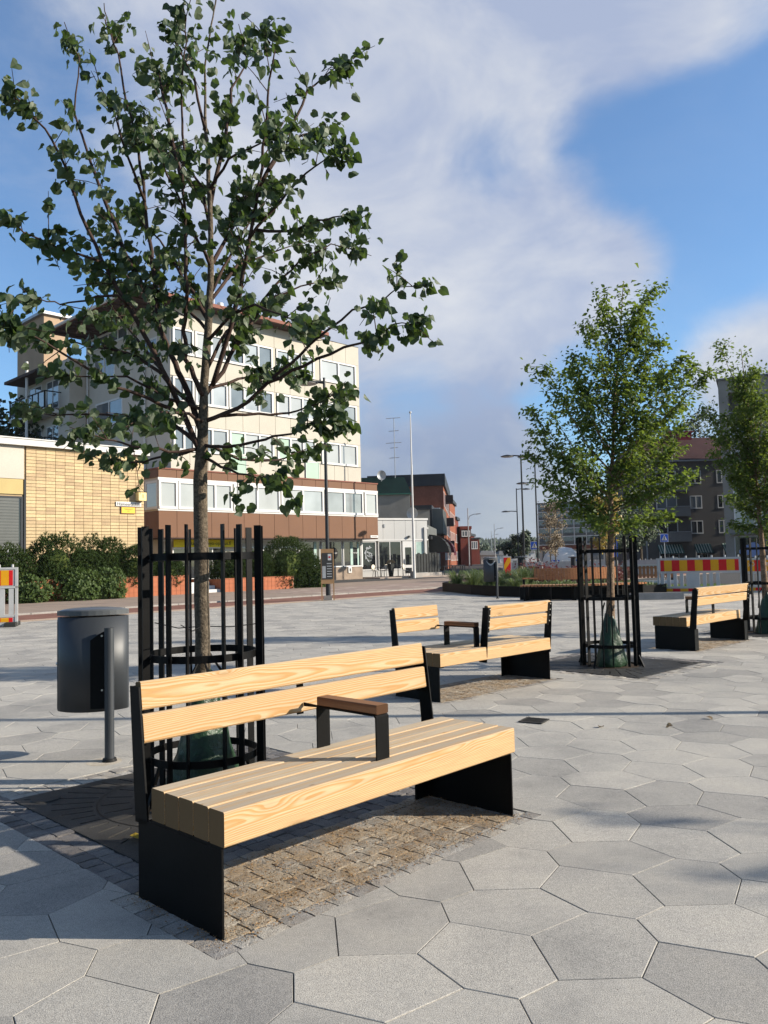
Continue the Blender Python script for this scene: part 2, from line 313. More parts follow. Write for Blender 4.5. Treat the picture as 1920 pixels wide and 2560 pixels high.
M['whitepaint'] = simple('white_paint', (.52, .515, .50), .5, .05, 1.5); M['fascia'] = simple('white_fascia', (.50, .49, .465), .5, .05, 1)
M['creampanel'] = simple('cream_concrete', (.405, .378, .322), .85, .05, .7, .07, 25, .1); M['creamwall'] = simple('cream_render', (.43, .39, .335), .9, .06, .6, .06, 25, .1)
M['tan'] = simple('tan_render', (.33, .24, .165), .9, .08, 1, .08, 20)
M['brown'] = simple('brown_panel', (.14, .072, .042), .55, .07, .5); M['brownroof'] = simple('roof_edge', (.17, .065, .045), .6, .15, 1); M['soffit'] = simple('soffit', (.06, .04, .035), .8, .2, 2)
M['beige'] = simple('beige_board', (.40, .31, .14), .6, .06, 1); M['blind'] = glassmat('blind_behind_glass', (.30, .31, .305), .12, .1, .6)
M['blind2'] = glassmat('half_drawn_blind', (.20, .215, .22), .08, .2, .6)
M['glass'] = glassmat('window_glass', (.10, .115, .125), .04, .3); M['darkglass'] = glassmat('dark_glass', (.012, .014, .017), .05, .4, .5)
M['greenglass'] = glassmat('green_balcony_glass', (.30, .40, .30), .1, .1); M['paleglass'] = glassmat('pale_balcony_glass', (.27, .29, .295), .06, .2)
M['redtile'] = simple('red_planter_tile', (.30, .10, .048), .5, .1, 2); M['tilejoint'] = simple('tile_joint', (.22, .13, .09), .9, .1, 3)
M['grey'] = simple('grey_render', (.085, .079, .076), .9, .08, .5, .08, 20); M['grey2'] = simple('grey_render_pale', (.185, .18, .165), .9, .12, .7, .08, 20)
M['greyband'] = simple('grey_balcony', (.17, .165, .16), .8, .08, 1); M['roofred'] = simple('red_roof', (.045, .020, .019), .7, .2, .6); M['chimred'] = simple('red_chimney', (.13, .015, .025), .6, .15, 1)
M['greenroof'] = simple('green_tin_roof', (.007, .020, .018), .5, .2, 1); M['greentin'] = simple('green_tin_front', (.03, .10, .075), .5, .15, 1)
M['redbrick'] = simple('red_brick', (.16, .06, .04), .85, .15, 1.2, .2, 9); M['orangebrick'] = simple('orange_brick', (.185, .066, .038), .85, .12, 1, .15, 9); M['red3'] = simple('red_render', (.125, .032, .023), .8, .12, .8)
M['darkclad'] = simple('dark_cladding', (.03, .033, .038), .6, .15, 1); M['zinc'] = simple('grey_cladding', (.10, .105, .10), .5, .12, 1)
M['awnblack'] = simple('black_awning', (.025, .027, .027), .5, .2, 2); M['awnred'] = simple('burgundy_awning', (.075, .012, .025), .5, .2, 2); M['awngreen'] = simple('green_awning', (.03, .085, .07), .7, .1, 2)
M['awnpale'] = simple('pale_awning_stripe', (.32, .38, .35), .7, .1, 2)
M['lamp'] = simple('lamp_paint', (.016, .018, .021), .4, .1, 3, spec=.25); M['galv'] = simple('galvanised', (.30, .31, .32), .45, .12, 3, metal=.4)
M['yellow'] = simple('yellow_sign', (.60, .48, .015), .5, .03, 2); M['black'] = simple('black_print', (.012, .012, .012), .6, .1, 3); M['blue'] = simple('sign_blue', (.015, .07, .36), .4, .05, 3)
M['red'] = simple('barrier_red', (.45, .014, .016), .4, .06, 3); M['orange'] = simple('barrier_yellow', (.55, .26, .012), .4, .06, 3); M['plastic'] = simple('white_plastic', (.36, .36, .355), .45, .08, 3)
M['rubber'] = simple('rubber_foot', (.03, .03, .028), .85, .2, 5); M['stone'] = simple('kerb_stone', (.25, .23, .21), .9, .15, 2, .2, 40)
M['lampglow'] = simple('house_number_lamp', (.70, .56, .26), .4, .04, 3); M['plaque'] = simple('yellow_plaque', (.62, .42, .06), .5, .06, 3)
M['plywood'] = simple('sign_timber', (.34, .20, .10), .7, .15, 6); M['poster'] = simple('poster_print', (.05, .048, .046), .5, .2, 4); M['cloudblue'] = simple('blue_window_print', (.16, .22, .40), .6, .2, 1)
M['housewhite'] = simple('far_white_render', (.42, .42, .41), .8, .06, .3); M['farroof'] = simple('far_roof', (.10, .10, .10), .8, .1, .3)
M['container'] = simple('site_cabin', (.50, .50, .48), .6, .1, 1); M['basewall'] = simple('plinth_stone', (.22, .17, .13), .7, .2, 2)
M['wicker'] = simple('pale_wicker', (.62, .55, .44), .7, .1, 4); M['curtain'] = simple('pale_curtain', (.30, .40, .36), .8, .15, 3)

# ---------------------------------------------------------------- the setting
GY = R(46)                                                     # street grid of the square
def G(u_, v_, z=0.0): return Vector((u_ * cos(GY) - v_ * sin(GY), u_ * sin(GY) + v_ * cos(GY), z))
def struct(name, b, mat, **k): return tag(b.build(name, mat, **k), kind='structure')
def quadstrip(name, mat, u0, u1, v0, v1, z):
    b = MB(); b.add([G(u0, v0, z), G(u1, v0, z), G(u1, v1, z), G(u0, v1, z)], [(0, 1, 2, 3)]); return struct(name, b, mat, recalc=False)
b = MB(); b.add([(-800, -60, -.06), (1350, -60, -.06), (1350, 1300, -.06), (-800, 1300, -.06)], [(0, 1, 2, 3)]); struct('ground', b, M['ground'], recalc=False)
b = MB(); b.add([(-60, -25, -.03), (40, -25, -.03), (40, 60, -.03), (-60, 60, -.03)], [(0, 1, 2, 3)])
plaza = struct('plaza', b, M['joint'], recalc=False)
PL = 21.1                                                      # far edge of the hexagon paving, along the grid
quadstrip('kerb_strip', M['kerbsand'], -20, 70, PL, 21.95, -.006)
quadstrip('cycle_lane', M['redlane'], -20, 70, 21.95, 24.35, -.010)
quadstrip('pavement', M['walk'], -20, 90, 24.5, 42.4, .03)
kb = MB()
for i in range(60): kb.hexa([G(-8 + i * 1.0, 24.35, -.02), G(-7.02 + i, 24.35, -.02), G(-7.02 + i, 24.5, -.02), G(-8 + i, 24.5, -.02)], [G(-8 + i * 1.0, 24.35, .045), G(-7.02 + i, 24.35, .045), G(-7.02 + i, 24.5, .045), G(-8 + i, 24.5, .045)])
struct('kerb', kb, M['stone'])
# paving slabs on the pavement in front of the shops
wb = MB(); wb2 = MB()
for i in range(46):
    for j in range(14):
        a = 22 + i * .62 + (j % 2) * .31; q = 24.9 + j * .42
        (wb2 if (i * 7 + j * 13 + (i * j) % 5) % 7 == 0 else wb).add([G(a, q, .034), G(a + .6, q, .034), G(a + .6, q + .4, .034), G(a, q + .4, .034)], [(0, 1, 2, 3)])
pv = bpy.data.objects['pavement']
o = wb.build('paving_slab', M['walkslab'], pv, recalc=False); o['kind'] = 'stuff'
o = wb2.build('pale_paving_slab', M['walkslab2'], pv, recalc=False); o['kind'] = 'stuff'
b = MB(); b.add([G(28, 36.3, .036), G(44.5, 36.6, .036), G(46.2, 38.9, .036), G(44, 41.6, .036), G(28, 41.4, .036)], [(0, 1, 2, 3, 4)]); struct('forecourt_asphalt', b, M['asphalt'], recalc=False)
b = MB(); b.add([(6, 46, -.012), (9.5, 46, -.012), (36, 330, -.012), (15, 330, -.012)], [(0, 1, 2, 3)]); struct('street', b, M['asphalt'], recalc=False)
b = MB(); b.add([(9, 31, -.012), (60, 27, -.012), (80, 62, -.012), (9.5, 62, -.012)], [(0, 1, 2, 3)]); struct('road', b, M['asphalt'], recalc=False)

# bench frames (front left corner of the frame, direction of the length) and tree positions
BL, BD, SEAT = 1.845, .59, .46
BENCH = [((-.6228, 3.0116), 46.53), ((.489, 7.756), 44.5), ((4.273, 11.27), 44.5)]
TREE = [(-1.106, 4.86, 45.7), (2.769, 10.1, 45.0), (6.40, 13.62, 45.0)]
GS, BW = .80, .20                                              # half size of a tree grate, width of its sett border
def fr2(o_, yaw): 
    c, s = cos(R(yaw)), sin(R(yaw)); return lambda a, q: (o_[0] + a * c - q * s, o_[1] + a * s + q * c)
ZONES = []
for i, (o_, yw) in enumerate(BENCH):
    F = fr2(o_, yw); v1 = .645 if i == 0 else .70; ZONES.append([F(-.10, -.11), F(1.945, -.11), F(1.945, v1), F(-.10, v1)])
for x_, y_, yw in TREE:
    F = fr2((x_, y_), yw); h = GS + BW; ZONES.append([F(-h, -h), F(h, -h), F(h, h), F(-h, h)])
def halfclip(poly, a, b_, left):
    o_ = []; n = len(poly); s = 1 if left else -1
    def sd_(p): return s * ((b_[0] - a[0]) * (p[1] - a[1]) - (b_[1] - a[1]) * (p[0] - a[0]))
    for i in range(n):
        p, q = poly[i], poly[(i + 1) % n]; dp, dq = sd_(p), sd_(q)
        if dp >= 0: o_.append(p)
        if (dp > 0 > dq) or (dp < 0 < dq):
            t = dp / (dp - dq); o_.append((p[0] + (q[0] - p[0]) * t, p[1] + (q[1] - p[1]) * t))
    return o_
def area(p): return .5 * sum(p[i][0] * p[(i + 1) % len(p)][1] - p[(i + 1) % len(p)][0] * p[i][1] for i in range(len(p))) if len(p) > 2 else 0
def inset(p, d):
    n = len(p); L = []
    for i in range(n):
        a, q = p[i], p[(i + 1) % n]; dx, dy = q[0] - a[0], q[1] - a[1]; l = hypot(dx, dy); L.append((a[0] - dy / l * d, a[1] + dx / l * d, dx / l, dy / l))
    o_ = []
    for i in range(n):
        x1, y1, a1, b1 = L[i - 1]; x2, y2, a2, b2 = L[i]; den = a1 * b2 - b1 * a2
        t = ((x2 - x1) * b2 - (y2 - y1) * a2) / den; o_.append((x1 + a1 * t, y1 + b1 * t))
    return o_
def rot2(p, c, a): return (c[0] + (p[0] - c[0]) * cos(a) - (p[1] - c[1]) * sin(a), c[1] + (p[0] - c[0]) * sin(a) + (p[1] - c[1]) * cos(a))
# one irregular hexagon, turned three ways about its corner, tiles the square
d_ = .430; P0 = (.493, 2.99); Q0 = (P0[0] + d_ * cos(R(-105)), P0[1] + d_ * sin(R(-105))); R0 = (P0[0] + d_ * cos(R(-165)), P0[1] + d_ * sin(R(-165)))
X3 = (P0[0] + .31 * cos(R(-84)), P0[1] + .31 * sin(R(-84))); X1 = rot2(X3, P0, R(-120)); X5 = rot2(X3, Q0, R(120))
HEX = [R0, X5, Q0, X3, P0, X1]
if area(HEX) < 0: HEX.reverse()
S3 = d_ * 3 ** .5; VA = (S3 * cos(R(45)), S3 * sin(R(45))); VB = (S3 * cos(R(105)), S3 * sin(R(105)))
cands = []
rp = random.Random(4)
for i in range(-70, 90):
    for j in range(-70, 90):
        for k in range(3):
            off = (i * VA[0] + j * VB[0], i * VA[1] + j * VB[1])
            cx, cy = P0[0] + off[0], P0[1] + off[1]
            if cy < .6 or cy > 35 or abs(cx) > .62 * cy + 2.6 or cy * cos(GY) - cx * sin(GY) > PL + .6 or (cx > 8.1 and cy > 27.2) or (3.5 < cx < 9.3 and cy > 28.5): continue
            hx = [tuple(q + w_ for q, w_ in zip(rot2(p, P0, R(120) * k), off)) for p in HEX]
            mx_, my_ = sum(p[0] for p in hx) / 6, sum(p[1] for p in hx) / 6
            cands.append((hypot(mx_, my_), abs(mx_) < .5 * my_ + .12 and my_ > 1.75, hx, rp.random()))
cands.sort(key=lambda q: q[0])
e0, e1 = G(-60, PL), G(90, PL)
far = MB(); nobj = 0
def paver_geo(mb, hx, tint, dz):
    p = inset(hx, .0018); n = len(p); cut = False; pieces = [p]
    c = (sum(q[0] for q in p) / n, sum(q[1] for q in p) / n)
    for z in ZONES:
        if min(hypot(c[0] - q[0], c[1] - q[1]) for q in z) > 3.2: continue
        nxt = []
        for pc in pieces:
            rem = pc; outp = []
            for i in range(4):
                a, q = z[i], z[(i + 1) % 4]; o_ = halfclip(rem, a, q, False)
                if area(o_) > 2e-4: outp.append(o_)
                rem = halfclip(rem, a, q, True)
                if area(rem) < 1e-5: rem = []; break
            if rem: nxt += outp; cut = True
            else: nxt.append(pc)
        pieces = nxt
    w_ = []
    for pc in pieces:
        q = halfclip(pc, (e0.x, e0.y), (e1.x, e1.y), False)
        if area(q) > 2e-4:
            if abs(area(q) - area(pc)) > 1e-6: cut = True
            w_.append(q)
    if not w_: return False
    for pc in w_:
        if cut: mb.prism(pc, -.035, dz, tint)
        else:
            t = inset(pc, .0018); n = len(pc)
            v = [(a, q, -.035) for a, q in pc] + [(a, q, dz - .0018) for a, q in pc] + [(a, q, dz) for a, q in t]
            fs = [tuple(range(2 * n, 3 * n))]
            for lv in (0, 1): fs += [(lv * n + i, lv * n + (i + 1) % n, (lv + 1) * n + (i + 1) % n, (lv + 1) * n + i) for i in range(n)]
            mb.add(v, fs, tint)
    return True
for dist, seen, hx, rv in cands:
    dz = (rv * 7.3 % 1 - .5) * .0022; tn = rv * 3.7 % 1
    if seen and nobj < 300:
        b = MB()
        if paver_geo(b, hx, tn, dz): b.build('paver', M['paver'], plaza, tint=True, recalc=False); nobj += 1
    else: paver_geo(far, hx, tn, dz)
o = far.build('distant_pavers', M['paver'], plaza, tint=True, recalc=False); o['kind'] = 'stuff'

# granite setts: rough-topped blocks sharing a few meshes
def sett_mesh(w_, d, mat, seed):
    rr = random.Random(seed); v = []; nx, ny = 4, 4
    for j in range(ny):
        for i in range(nx):
            a, q = i / (nx - 1), j / (ny - 1); edge = (i in (0, nx - 1)) + (j in (0, ny - 1))
            v.append(((a - .5) * w_ + rr.uniform(-.0035, .0035), (q - .5) * d + rr.uniform(-.0035, .0035), rr.uniform(-.0008, .0012) - edge * .0012))
    fs = [(j * nx + i, j * nx + i + 1, (j + 1) * nx + i + 1, (j + 1) * nx + i) for j in range(ny - 1) for i in range(nx - 1)]
    ring = [0, 1, 2, 3, 7, 11, 15, 14, 13, 12, 8, 4]; o_ = len(v)
    v += [(v[k][0] * 1.02, v[k][1] * 1.02, -.05) for k in ring]; n = len(ring)
    fs += [(ring[i], o_ + i, o_ + (i + 1) % n, ring[(i + 1) % n]) for i in range(n)]
    return mesh('sett', v, fs, mat, False, recalc=False)
SW = [.098, .106, .114, .122, .130]
SM = {(mn, w_, k): sett_mesh(w_ - .007, .087, M[mn], hash((i, k)) % 1000) for mn in ('sett', 'settpale') for i, w_ in enumerate(SW) for k in range(3)}
rs = random.Random(8)
for i, (o_, yw) in enumerate(BENCH):
    F = fr2(o_, yw); v1 = .645 if i == 0 else .70
    b = MB(); b.prism([F(-.10, -.11), F(1.945, -.11), F(1.945, v1), F(-.10, v1)], -.06, -.009)
    st = struct(('bench_paving'), b, M['sand'])
    st.name = 'bench_paving'
    nr = int(round((v1 + .11) / .094)); dv = (v1 + .11) / nr
    for r_ in range(nr):
        a = -.10
        while a < 1.945 - .07:
            w_ = rs.choice(SW)
            if a + w_ > 1.95 and a + .098 < 1.97: w_ = .098
            if a + w_ > 1.97: break
            pale = r_ == 0 or a < -.05 or a > 1.80
            p = F(a + w_ / 2, -.11 + (r_ + .5) * dv)
            s_ = obj('sett', SM[('settpale' if pale else 'sett', w_, rs.randrange(3))], st, (p[0], p[1], rs.uniform(-.002, .001)), R(yw) + rs.uniform(-.014, .014))
            a += w_
# seed husks and grit swept between the setts, a few fallen leaves
lt = MB(); rl = random.Random(31)
for i, (o_, yw) in enumerate(BENCH):
    F = fr2(o_, yw); v1 = .60 if i == 0 else .65
    for k in range(5200 if i == 0 else 1500):
        p = F(rl.uniform(-.06, 1.9), -.07 + (v1 + .07) * rl.random() ** 1.1); s_ = rl.uniform(.0025, .007) * (1 if i == 0 else 1.6); a = rl.uniform(0, 6.28); z = rl.uniform(.001, .005); c, q = cos(a) * s_, sin(a) * s_
        lt.add([(p[0] - c, p[1] - q, z), (p[0] + q * .45, p[1] - c * .45, z + rl.uniform(0, .004)), (p[0] + c, p[1] + q, z + rl.uniform(0, .003)), (p[0] - q * .45, p[1] + c * .45, z)], [(0, 1, 2, 3)])
o = lt.build('litter', M['husk'], None, recalc=False); tag(o, 'brown seed husks and grit lying on the setts under the benches', 'litter', kind='stuff')
DM = {k: sett_mesh(.094, .082, M['settdark'], 50 + k) for k in range(5)}
DP = {k: sett_mesh(.094, .082, M['settpale'], 70 + k) for k in range(4)}
# cast iron tree grate, shared by the three trees
pts = []; edg = []; rects = []
def loop(ps):
    o_ = len(pts); pts.extend([Vector(p) for p in ps]); edg.extend([(o_ + i, o_ + (i + 1) % len(ps)) for i in range(len(ps))])
loop([(-GS, -GS), (GS, -GS), (GS, GS), (-GS, GS)]); HR = .375
loop([(HR * cos(2 * pi * k / 40), HR * sin(2 * pi * k / 40)) for k in range(40)])
for k in range(44):
    a = 2 * pi * (k + .5) / 44; ca, sa = cos(a), sin(a); rmax = GS / max(abs(ca), abs(sa)) - .07
    segs = [(.42, .575)] if k % 2 == 0 else []
    q = .62
    while q < rmax - .05: e_ = min(q + .24, rmax); segs.append((q, e_)); q = e_ + .05
    for r0, r1 in segs:
        if r1 - r0 < .05: continue
        hw = .0062; rects.append((a, r0, r1, hw)); loop([(r0 * ca + hw * sa, r0 * sa - hw * ca), (r1 * ca + hw * sa, r1 * sa - hw * ca), (r1 * ca - hw * sa, r1 * sa + hw * ca), (r0 * ca - hw * sa, r0 * sa + hw * ca)])
vo, eo, fo, _, _, _ = mg.delaunay_2d_cdt(pts, edg, [], 0, 1e-6)
def hole(c):
    if hypot(*c) < HR * .995: return True
    for a, r0, r1, hw in rects:
        r_ = c[0] * cos(a) + c[1] * sin(a)
        if r0 < r_ < r1 and abs(-c[0] * sin(a) + c[1] * cos(a)) < hw: return True
    return False
fk = [q for q in fo if not hole(((vo[q[0]][0] + vo[q[1]][0] + vo[q[2]][0]) / 3, (vo[q[0]][1] + vo[q[1]][1] + vo[q[2]][1]) / 3))]
GM = mesh('grate_plate', [(p[0], p[1], 0) for p in vo], fk, M['iron'])
for p in GM.polygons:
    if p.normal.z < 0: p.flip()
lidm = MB().cyl(0, 0, 0, .006, .085, .08, 24); ringm = MB()
for rr_ in (.595,):
    n = 60
    for k in range(n):
        a, q = 2 * pi * k / n, 2 * pi * (k + 1) / n; ringm.add([(rr_ * cos(a), rr_ * sin(a), .002), ((rr_ + .006) * cos(a), (rr_ + .006) * sin(a), .002), ((rr_ + .006) * cos(q), (rr_ + .006) * sin(q), .002), (rr_ * cos(q), rr_ * sin(q), .002)], [(0, 1, 2, 3)])
WHERE = ['around the big lime tree behind the near bench', 'around the leafy tree between two benches', 'around the tree at the right picture edge']
for i, (x_, y_, yw) in enumerate(TREE):
    F = fr2((x_, y_), yw); h = GS + BW
    bb = MB()
    for q in ([(-h, -h), (h, -h), (h, -GS), (-h, -GS)], [(-h, GS), (h, GS), (h, h), (-h, h)], [(-h, -GS), (-GS, -GS), (-GS, GS), (-h, GS)], [(GS, -GS), (h, -GS), (h, GS), (GS, GS)]):
        bb.prism([F(*c) for c in q], -.06, -.010)
    st = struct('sett_border', bb, M['palesand'])
    def srow(fx, n, dk):
        for k in range(n):
            for r_ in (0, 1):
                lx, ly, ang = fx(k, r_)
                p = F(lx, ly); ms = (DM if dk else DP)
                obj('sett', ms[rs.randrange(len(ms))], st, (p[0], p[1], rs.uniform(-.006, .002)), R(yw) + ang + rs.uniform(-.05, .05))
    n1_ = 23
    srow(lambda k, r_: (-h + .05 + r_ * .1, -h + .043 + k * (2 * h) / n1_, 0), n1_, i == 0)
    srow(lambda k, r_: (h - .05 - r_ * .1, -h + .043 + k * (2 * h) / n1_, 0), n1_, i != 2)
    srow(lambda k, r_: (-GS + .04 + k * (2 * GS) / 18, h - .05 - r_ * .1, pi / 2), 18, i == 1)
    srow(lambda k, r_: (-GS + .04 + k * (2 * GS) / 18, -h + .05 + r_ * .1, pi / 2), 18, i == 0)
    g_ = thing('tree_grate', 'square iron tree grate ' + WHERE[i], 'tree grate', (x_, y_, .002), R(yw), 'tree grates in the square')
    pl = obj('grate_plate', GM, g_); sm = pl.modifiers.new('thick', 'SOLIDIFY'); sm.thickness = .03; sm.offset = -1
    lidm.build('inspection_lid', M['iron'], g_, (-.66, .66, .001)); ringm.build('rim_line', M['steel'], g_, (0, 0, 0), recalc=False)
    lidm.build('inspection_lid', M['iron'], g_, (.66, -.66, .001))
    struct('tree_pit', MB().cyl(x_, y_, -.028, -.015, .372, n=32), M['soil'])
# drain
dr = thing('drain_cover', 'small square black drain cover set in the grey paving', 'drain cover', (1.203, 6.776, .002), R(0))
dr.rotation_euler = (0, 0, R(-30))
b = MB(); b.box(-.10, .10, -.10, -.085, 0, .008).box(-.10, .10, .085, .10, 0, .008).box(-.10, -.085, -.085, .085, 0, .008).box(.085, .10, -.085, .085, 0, .008); b.build('rim', M['iron'], dr)
for k in range(7): part('grate_bar', M['iron'], dr, (-.085, .085, -.075 + k * .0245, -.062 + k * .0245, 0, .006))
part('pit', M['black'], dr, (-.0845, .0845, -.0845, .0845, 0, .001))

# ---------------------------------------------------------------- benches
def beam(w_, h, l, ch=.006):
    a, q = w_ / 2, h / 2
    poly = [(-a + ch, -q), (a - ch, -q), (a, -q + ch), (a, q - ch), (a - ch, q), (-a + ch, q), (-a, q - ch), (-a, -q + ch)]
    return MB().extr(poly, 'x', -l / 2, l / 2)
LEAN = math.atan2(.031, .258)
def back_slats(t, u0, u1, v_bot, z_bot, lean, front):
    # two boards; front = +1 when the sitter's side faces -v
    for k in range(2):
        h = .119; zc = z_bot + .0625 + k * .135
        o_ = beam(.044, h, u1 - u0).build('back_slat', M['wood'], t)
        o_.location = ((u0 + u1) / 2, v_bot + front * (math.tan(LEAN) * (zc - z_bot) + .022), zc); o_.rotation_euler = (-LEAN * front, 0, 0)
def post(t, u_, v_bot, lean, inward, z0=.30, z1=.855, foot=.49, front=1):
    # flat steel upright with a flange behind the boards
    def vv(z): return v_bot + front * (math.tan(LEAN) * (z - .62))
    b = MB(); a0, a1 = (u_, u_ + .008 * inward) if inward > 0 else (u_ - .008, u_)
    zs = [z0, z1]
    lo, hi = vv(z0) - .012 * front, vv(z1) - .012 * front
    wl, wh = .098 * front, .072 * front
    b.hexa([(a0, lo, z0), (a1, lo, z0), (a1, lo + wl, z0), (a0, lo + wl, z0)], [(a0, hi, z1), (a1, hi, z1), (a1, hi + wh, z1), (a0, hi + wh, z1)])
    p = b.build('back_post', M['steel'], t)
    f0, f1 = (u_ + .008 * inward, u_ + .052 * inward); lo2, hi2 = vv(.60) + .046 * front, vv(z1) + .046 * front
    b = MB(); A, B_ = min(f0, f1), max(f0, f1)
    b.hexa([(A, lo2, .60), (B_, lo2, .60), (B_, lo2 + .007 * front, .60), (A, lo2 + .007 * front, .60)], [(A, hi2, z1), (B_, hi2, z1), (B_, hi2 + .007 * front, z1), (A, hi2 + .007 * front, z1)])
    fl = b.build('flange', M['steel'], p)
    for k in range(4):
        z = .65 + k * .062; q = MB().tube([(A + .028, vv(z) + .053 * front, z), (A + .028, vv(z) + .060 * front, z)], .007, 8); q.build('bolt', M['bolt'], p)
def armrest(t, u_):
    b = MB().extr([(.06, .46), (.068, .46), (.068, .647), (.076, .655), (.452, .655), (.460, .647), (.460, .46), (.468, .46), (.468, .652), (.458, .663), (.07, .663), (.06, .652)], 'x', u_, u_ + .082)
    br = b.build('armrest_bracket', M['steel'], t)
    MB().extr([(.458, .655), (.565, .650), (.567, .668), (.458, .664)], 'x', u_ + .004, u_ + .012).build('brace', M['steel'], br)
    o_ = beam(.076, .042, .405, .004).build('armrest', M['armwood'], t); o_.location = (u_ + .041, .262, .685); o_.rotation_euler = (0, 0, pi / 2)
def bench(name, label, loc, yaw, kind, mid=True):
    t = thing(name, label, 'bench', (loc[0], loc[1], 0), R(yaw), 'wooden benches on the square')
    for k in range(5 if kind == 'single' else 6):
        o_ = beam(.0965, .128, BL + .004, .005).build('seat_beam', M['wood'], t); o_.location = (BL / 2, -.018 + .045 + k * .1015, SEAT - .064 + (k % 3 - 1) * .0012)
    for u_, inw in ((0, 1), (BL, -1)):
        b = MB(); a0, a1 = sorted((u_, u_ + .009 * inw)); b.box(a0, a1, 0.0, BD, -.02, .318)
        p = b.build('side_panel', M['steel'], t)
        c0, c1 = sorted((u_ + .001 * inw, u_ + .075 * inw)); q = MB(); q.box(c0, c1, .004, .49, .318, .330); q.build('top_fold', M['steel'], p)
        c0, c1 = sorted((u_ + .009 * inw, u_ + .12 * inw)); part('rear_return', M['steel'], p, (c0, c1, BD - .012, BD - .003, -.02, .30))
    for q in (.3, 1.5): part('cross_rail', M['steel'], t, (q, q + .05, .03, .46, .322, .331))
    if kind == 'single':
        back_slats(t, .018, BL - .018, .567, .617, LEAN, 1); post(t, 0, .567, LEAN, 1); post(t, BL, .567, LEAN, -1)
        if mid: part('back_support', M['steel'], t, (.90, .94, .625, .632, .60, .86))
        armrest(t, .885)
    else:
        back_slats(t, .018, .66, .567, .617, LEAN, 1); post(t, 0, .567, LEAN, 1)
        back_slats(t, .72, BL - .012, .03, .617, LEAN, -1)
        for u_, inw in ((.705, 1), (BL, -1)): post(t, u_, .03, LEAN, inw, front=-1)
        armrest(t, .612)
    return t
bench('wooden_bench', 'nearest bench, pale larch boards on black steel panels, armrest in the middle', BENCH[0][0], BENCH[0][1], 'single')
bench('wooden_bench', 'two-sided larch bench with one short and one long backrest facing opposite ways', BENCH[1][0], BENCH[1][1], 'double')
e3 = (cos(R(44.5)), sin(R(44.5))); o3 = BENCH[2][0]
bench('wooden_bench', 'larch bench seen from behind, right of the caged leafy tree', (o3[0] + BL * e3[0] - BD * e3[1], o3[1] + BL * e3[1] + BD * e3[0]), 44.5 + 180, 'single', False)

# ---------------------------------------------------------------- tree cages and watering bags
CW = ['around the big lime tree trunk', 'around the small leafy tree in the middle distance', 'cut by the right picture edge']
def cage(i):
    x_, y_, yw = TREE[i]
    t = thing('tree_guard', 'tall black steel tree guard ' + CW[i], 'tree guard', (x_, y_, 0), R((12, 3, 20)[i]), 'black tree guards')
    n = 14
    bm = mesh('bar', *(lambda q: (q.v, q.f))(MB().box(.326, .368, -.005, .005, .012, 1.59)), M['cage'])
    for k in range(n):
        o_ = obj('bar', bm, t); o_.rotation_euler = (0, 0, 2 * pi * (k + .3 * (k % 2)) / n)
    for z in (.25, .83, 1.41):
        b = MB(); m_ = 48; h = .021
        v = []
        for k in range(m_):
            a = 2 * pi * k / m_
            for r_, zz in ((.314, z - h), (.322, z - h), (.322, z + h), (.314, z + h)): v.append((r_ * cos(a), r_ * sin(a), zz))
        fs = [(k * 4 + j, ((k + 1) % m_) * 4 + j, ((k + 1) % m_) * 4 + (j + 1) % 4, k * 4 + (j + 1) % 4) for k in range(m_) for j in range(4)]
        b.add(v, fs); rg = b.build('ring', M['cage'], t)
        for a in (.4, 3.6): MB().tube([(.325 * cos(a), .325 * sin(a), z), (.337 * cos(a), .337 * sin(a), z)], .009, 8).build('bolt', M['cage'], rg)
    for k in range(4):
        a = pi / 4 + k * pi / 2; b = MB(); b.tube([(.37 * cos(a), .37 * sin(a), .14), (.43 * cos(a), .43 * sin(a), .004)], [.012, .014], 4); b.build('foot', M['cage'], t)
    if i < 2:
        zt = .99 if i == 0 else .93
        for k, a in enumerate((.3, 2.5, 4.4)):
            MB().tube([(.36 * cos(a), .36 * sin(a), zt + .02 * k), (.18 * cos(a), .18 * sin(a), zt - .01), (.05 * cos(a), .05 * sin(a), zt)], .003, 4).build('tie_wire', M['black'], t)
    return t
for i in range(3): cage(i)
def wbag(i, h, rb, label):
    x_, y_, _ = TREE[i]; rr = random.Random(20 + i); n = 28; prof = [(0, 1.0), (.06, 1.04), (.2, .95), (.4, .78), (.6, .6), (.78, .44), (.9, .32), (.97, .24), (1.0, .15)]
    ph = [rr.uniform(0, 6.28) for _ in range(6)]; v = []
    for z, r_ in prof:
        for k in range(n):
            a = 2 * pi * k / n; q = r_ * rb * (1 + .11 * sin(3 * a + ph[0] + z * 3) + .07 * sin(7 * a + ph[1] + z * 7) + .05 * sin(11 * a + ph[2] - 9 * z) + .04 * sin(17 * z + 2 * a) + rr.uniform(-.015, .015))
            v.append((q * cos(a), q * sin(a), -.01 + z * h * (1 + .03 * sin(a + ph[3]))))
    m_ = len(prof); fs = [(j * n + k, j * n + (k + 1) % n, (j + 1) * n + (k + 1) % n, (j + 1) * n + k) for j in range(m_ - 1) for k in range(n)]
    t = thing('watering_bag', label, 'watering bag', (x_, y_, 0), rr.uniform(0, 6))
    b = MB(); b.add(v, fs); b.build('bag_body', M['bag'], t, smooth=True)
    for a in (0, 2.2): MB().tube([(.17 * rb / .22 * cos(a), .17 * rb / .22 * sin(a), h * .6), (.11 * cos(a), .11 * sin(a), h * .98), (.05 * cos(a + .5), .05 * sin(a + .5), h * 1.12), (.08 * cos(a + 1), .08 * sin(a + 1), h * .98)], .009, 5).build('strap', M['black'], t)
wbag(0, .74, .20, 'dark green plastic watering bag around the trunk behind the near bench')
wbag(1, .68, .175, 'shiny green plastic watering bag inside the middle tree guard')
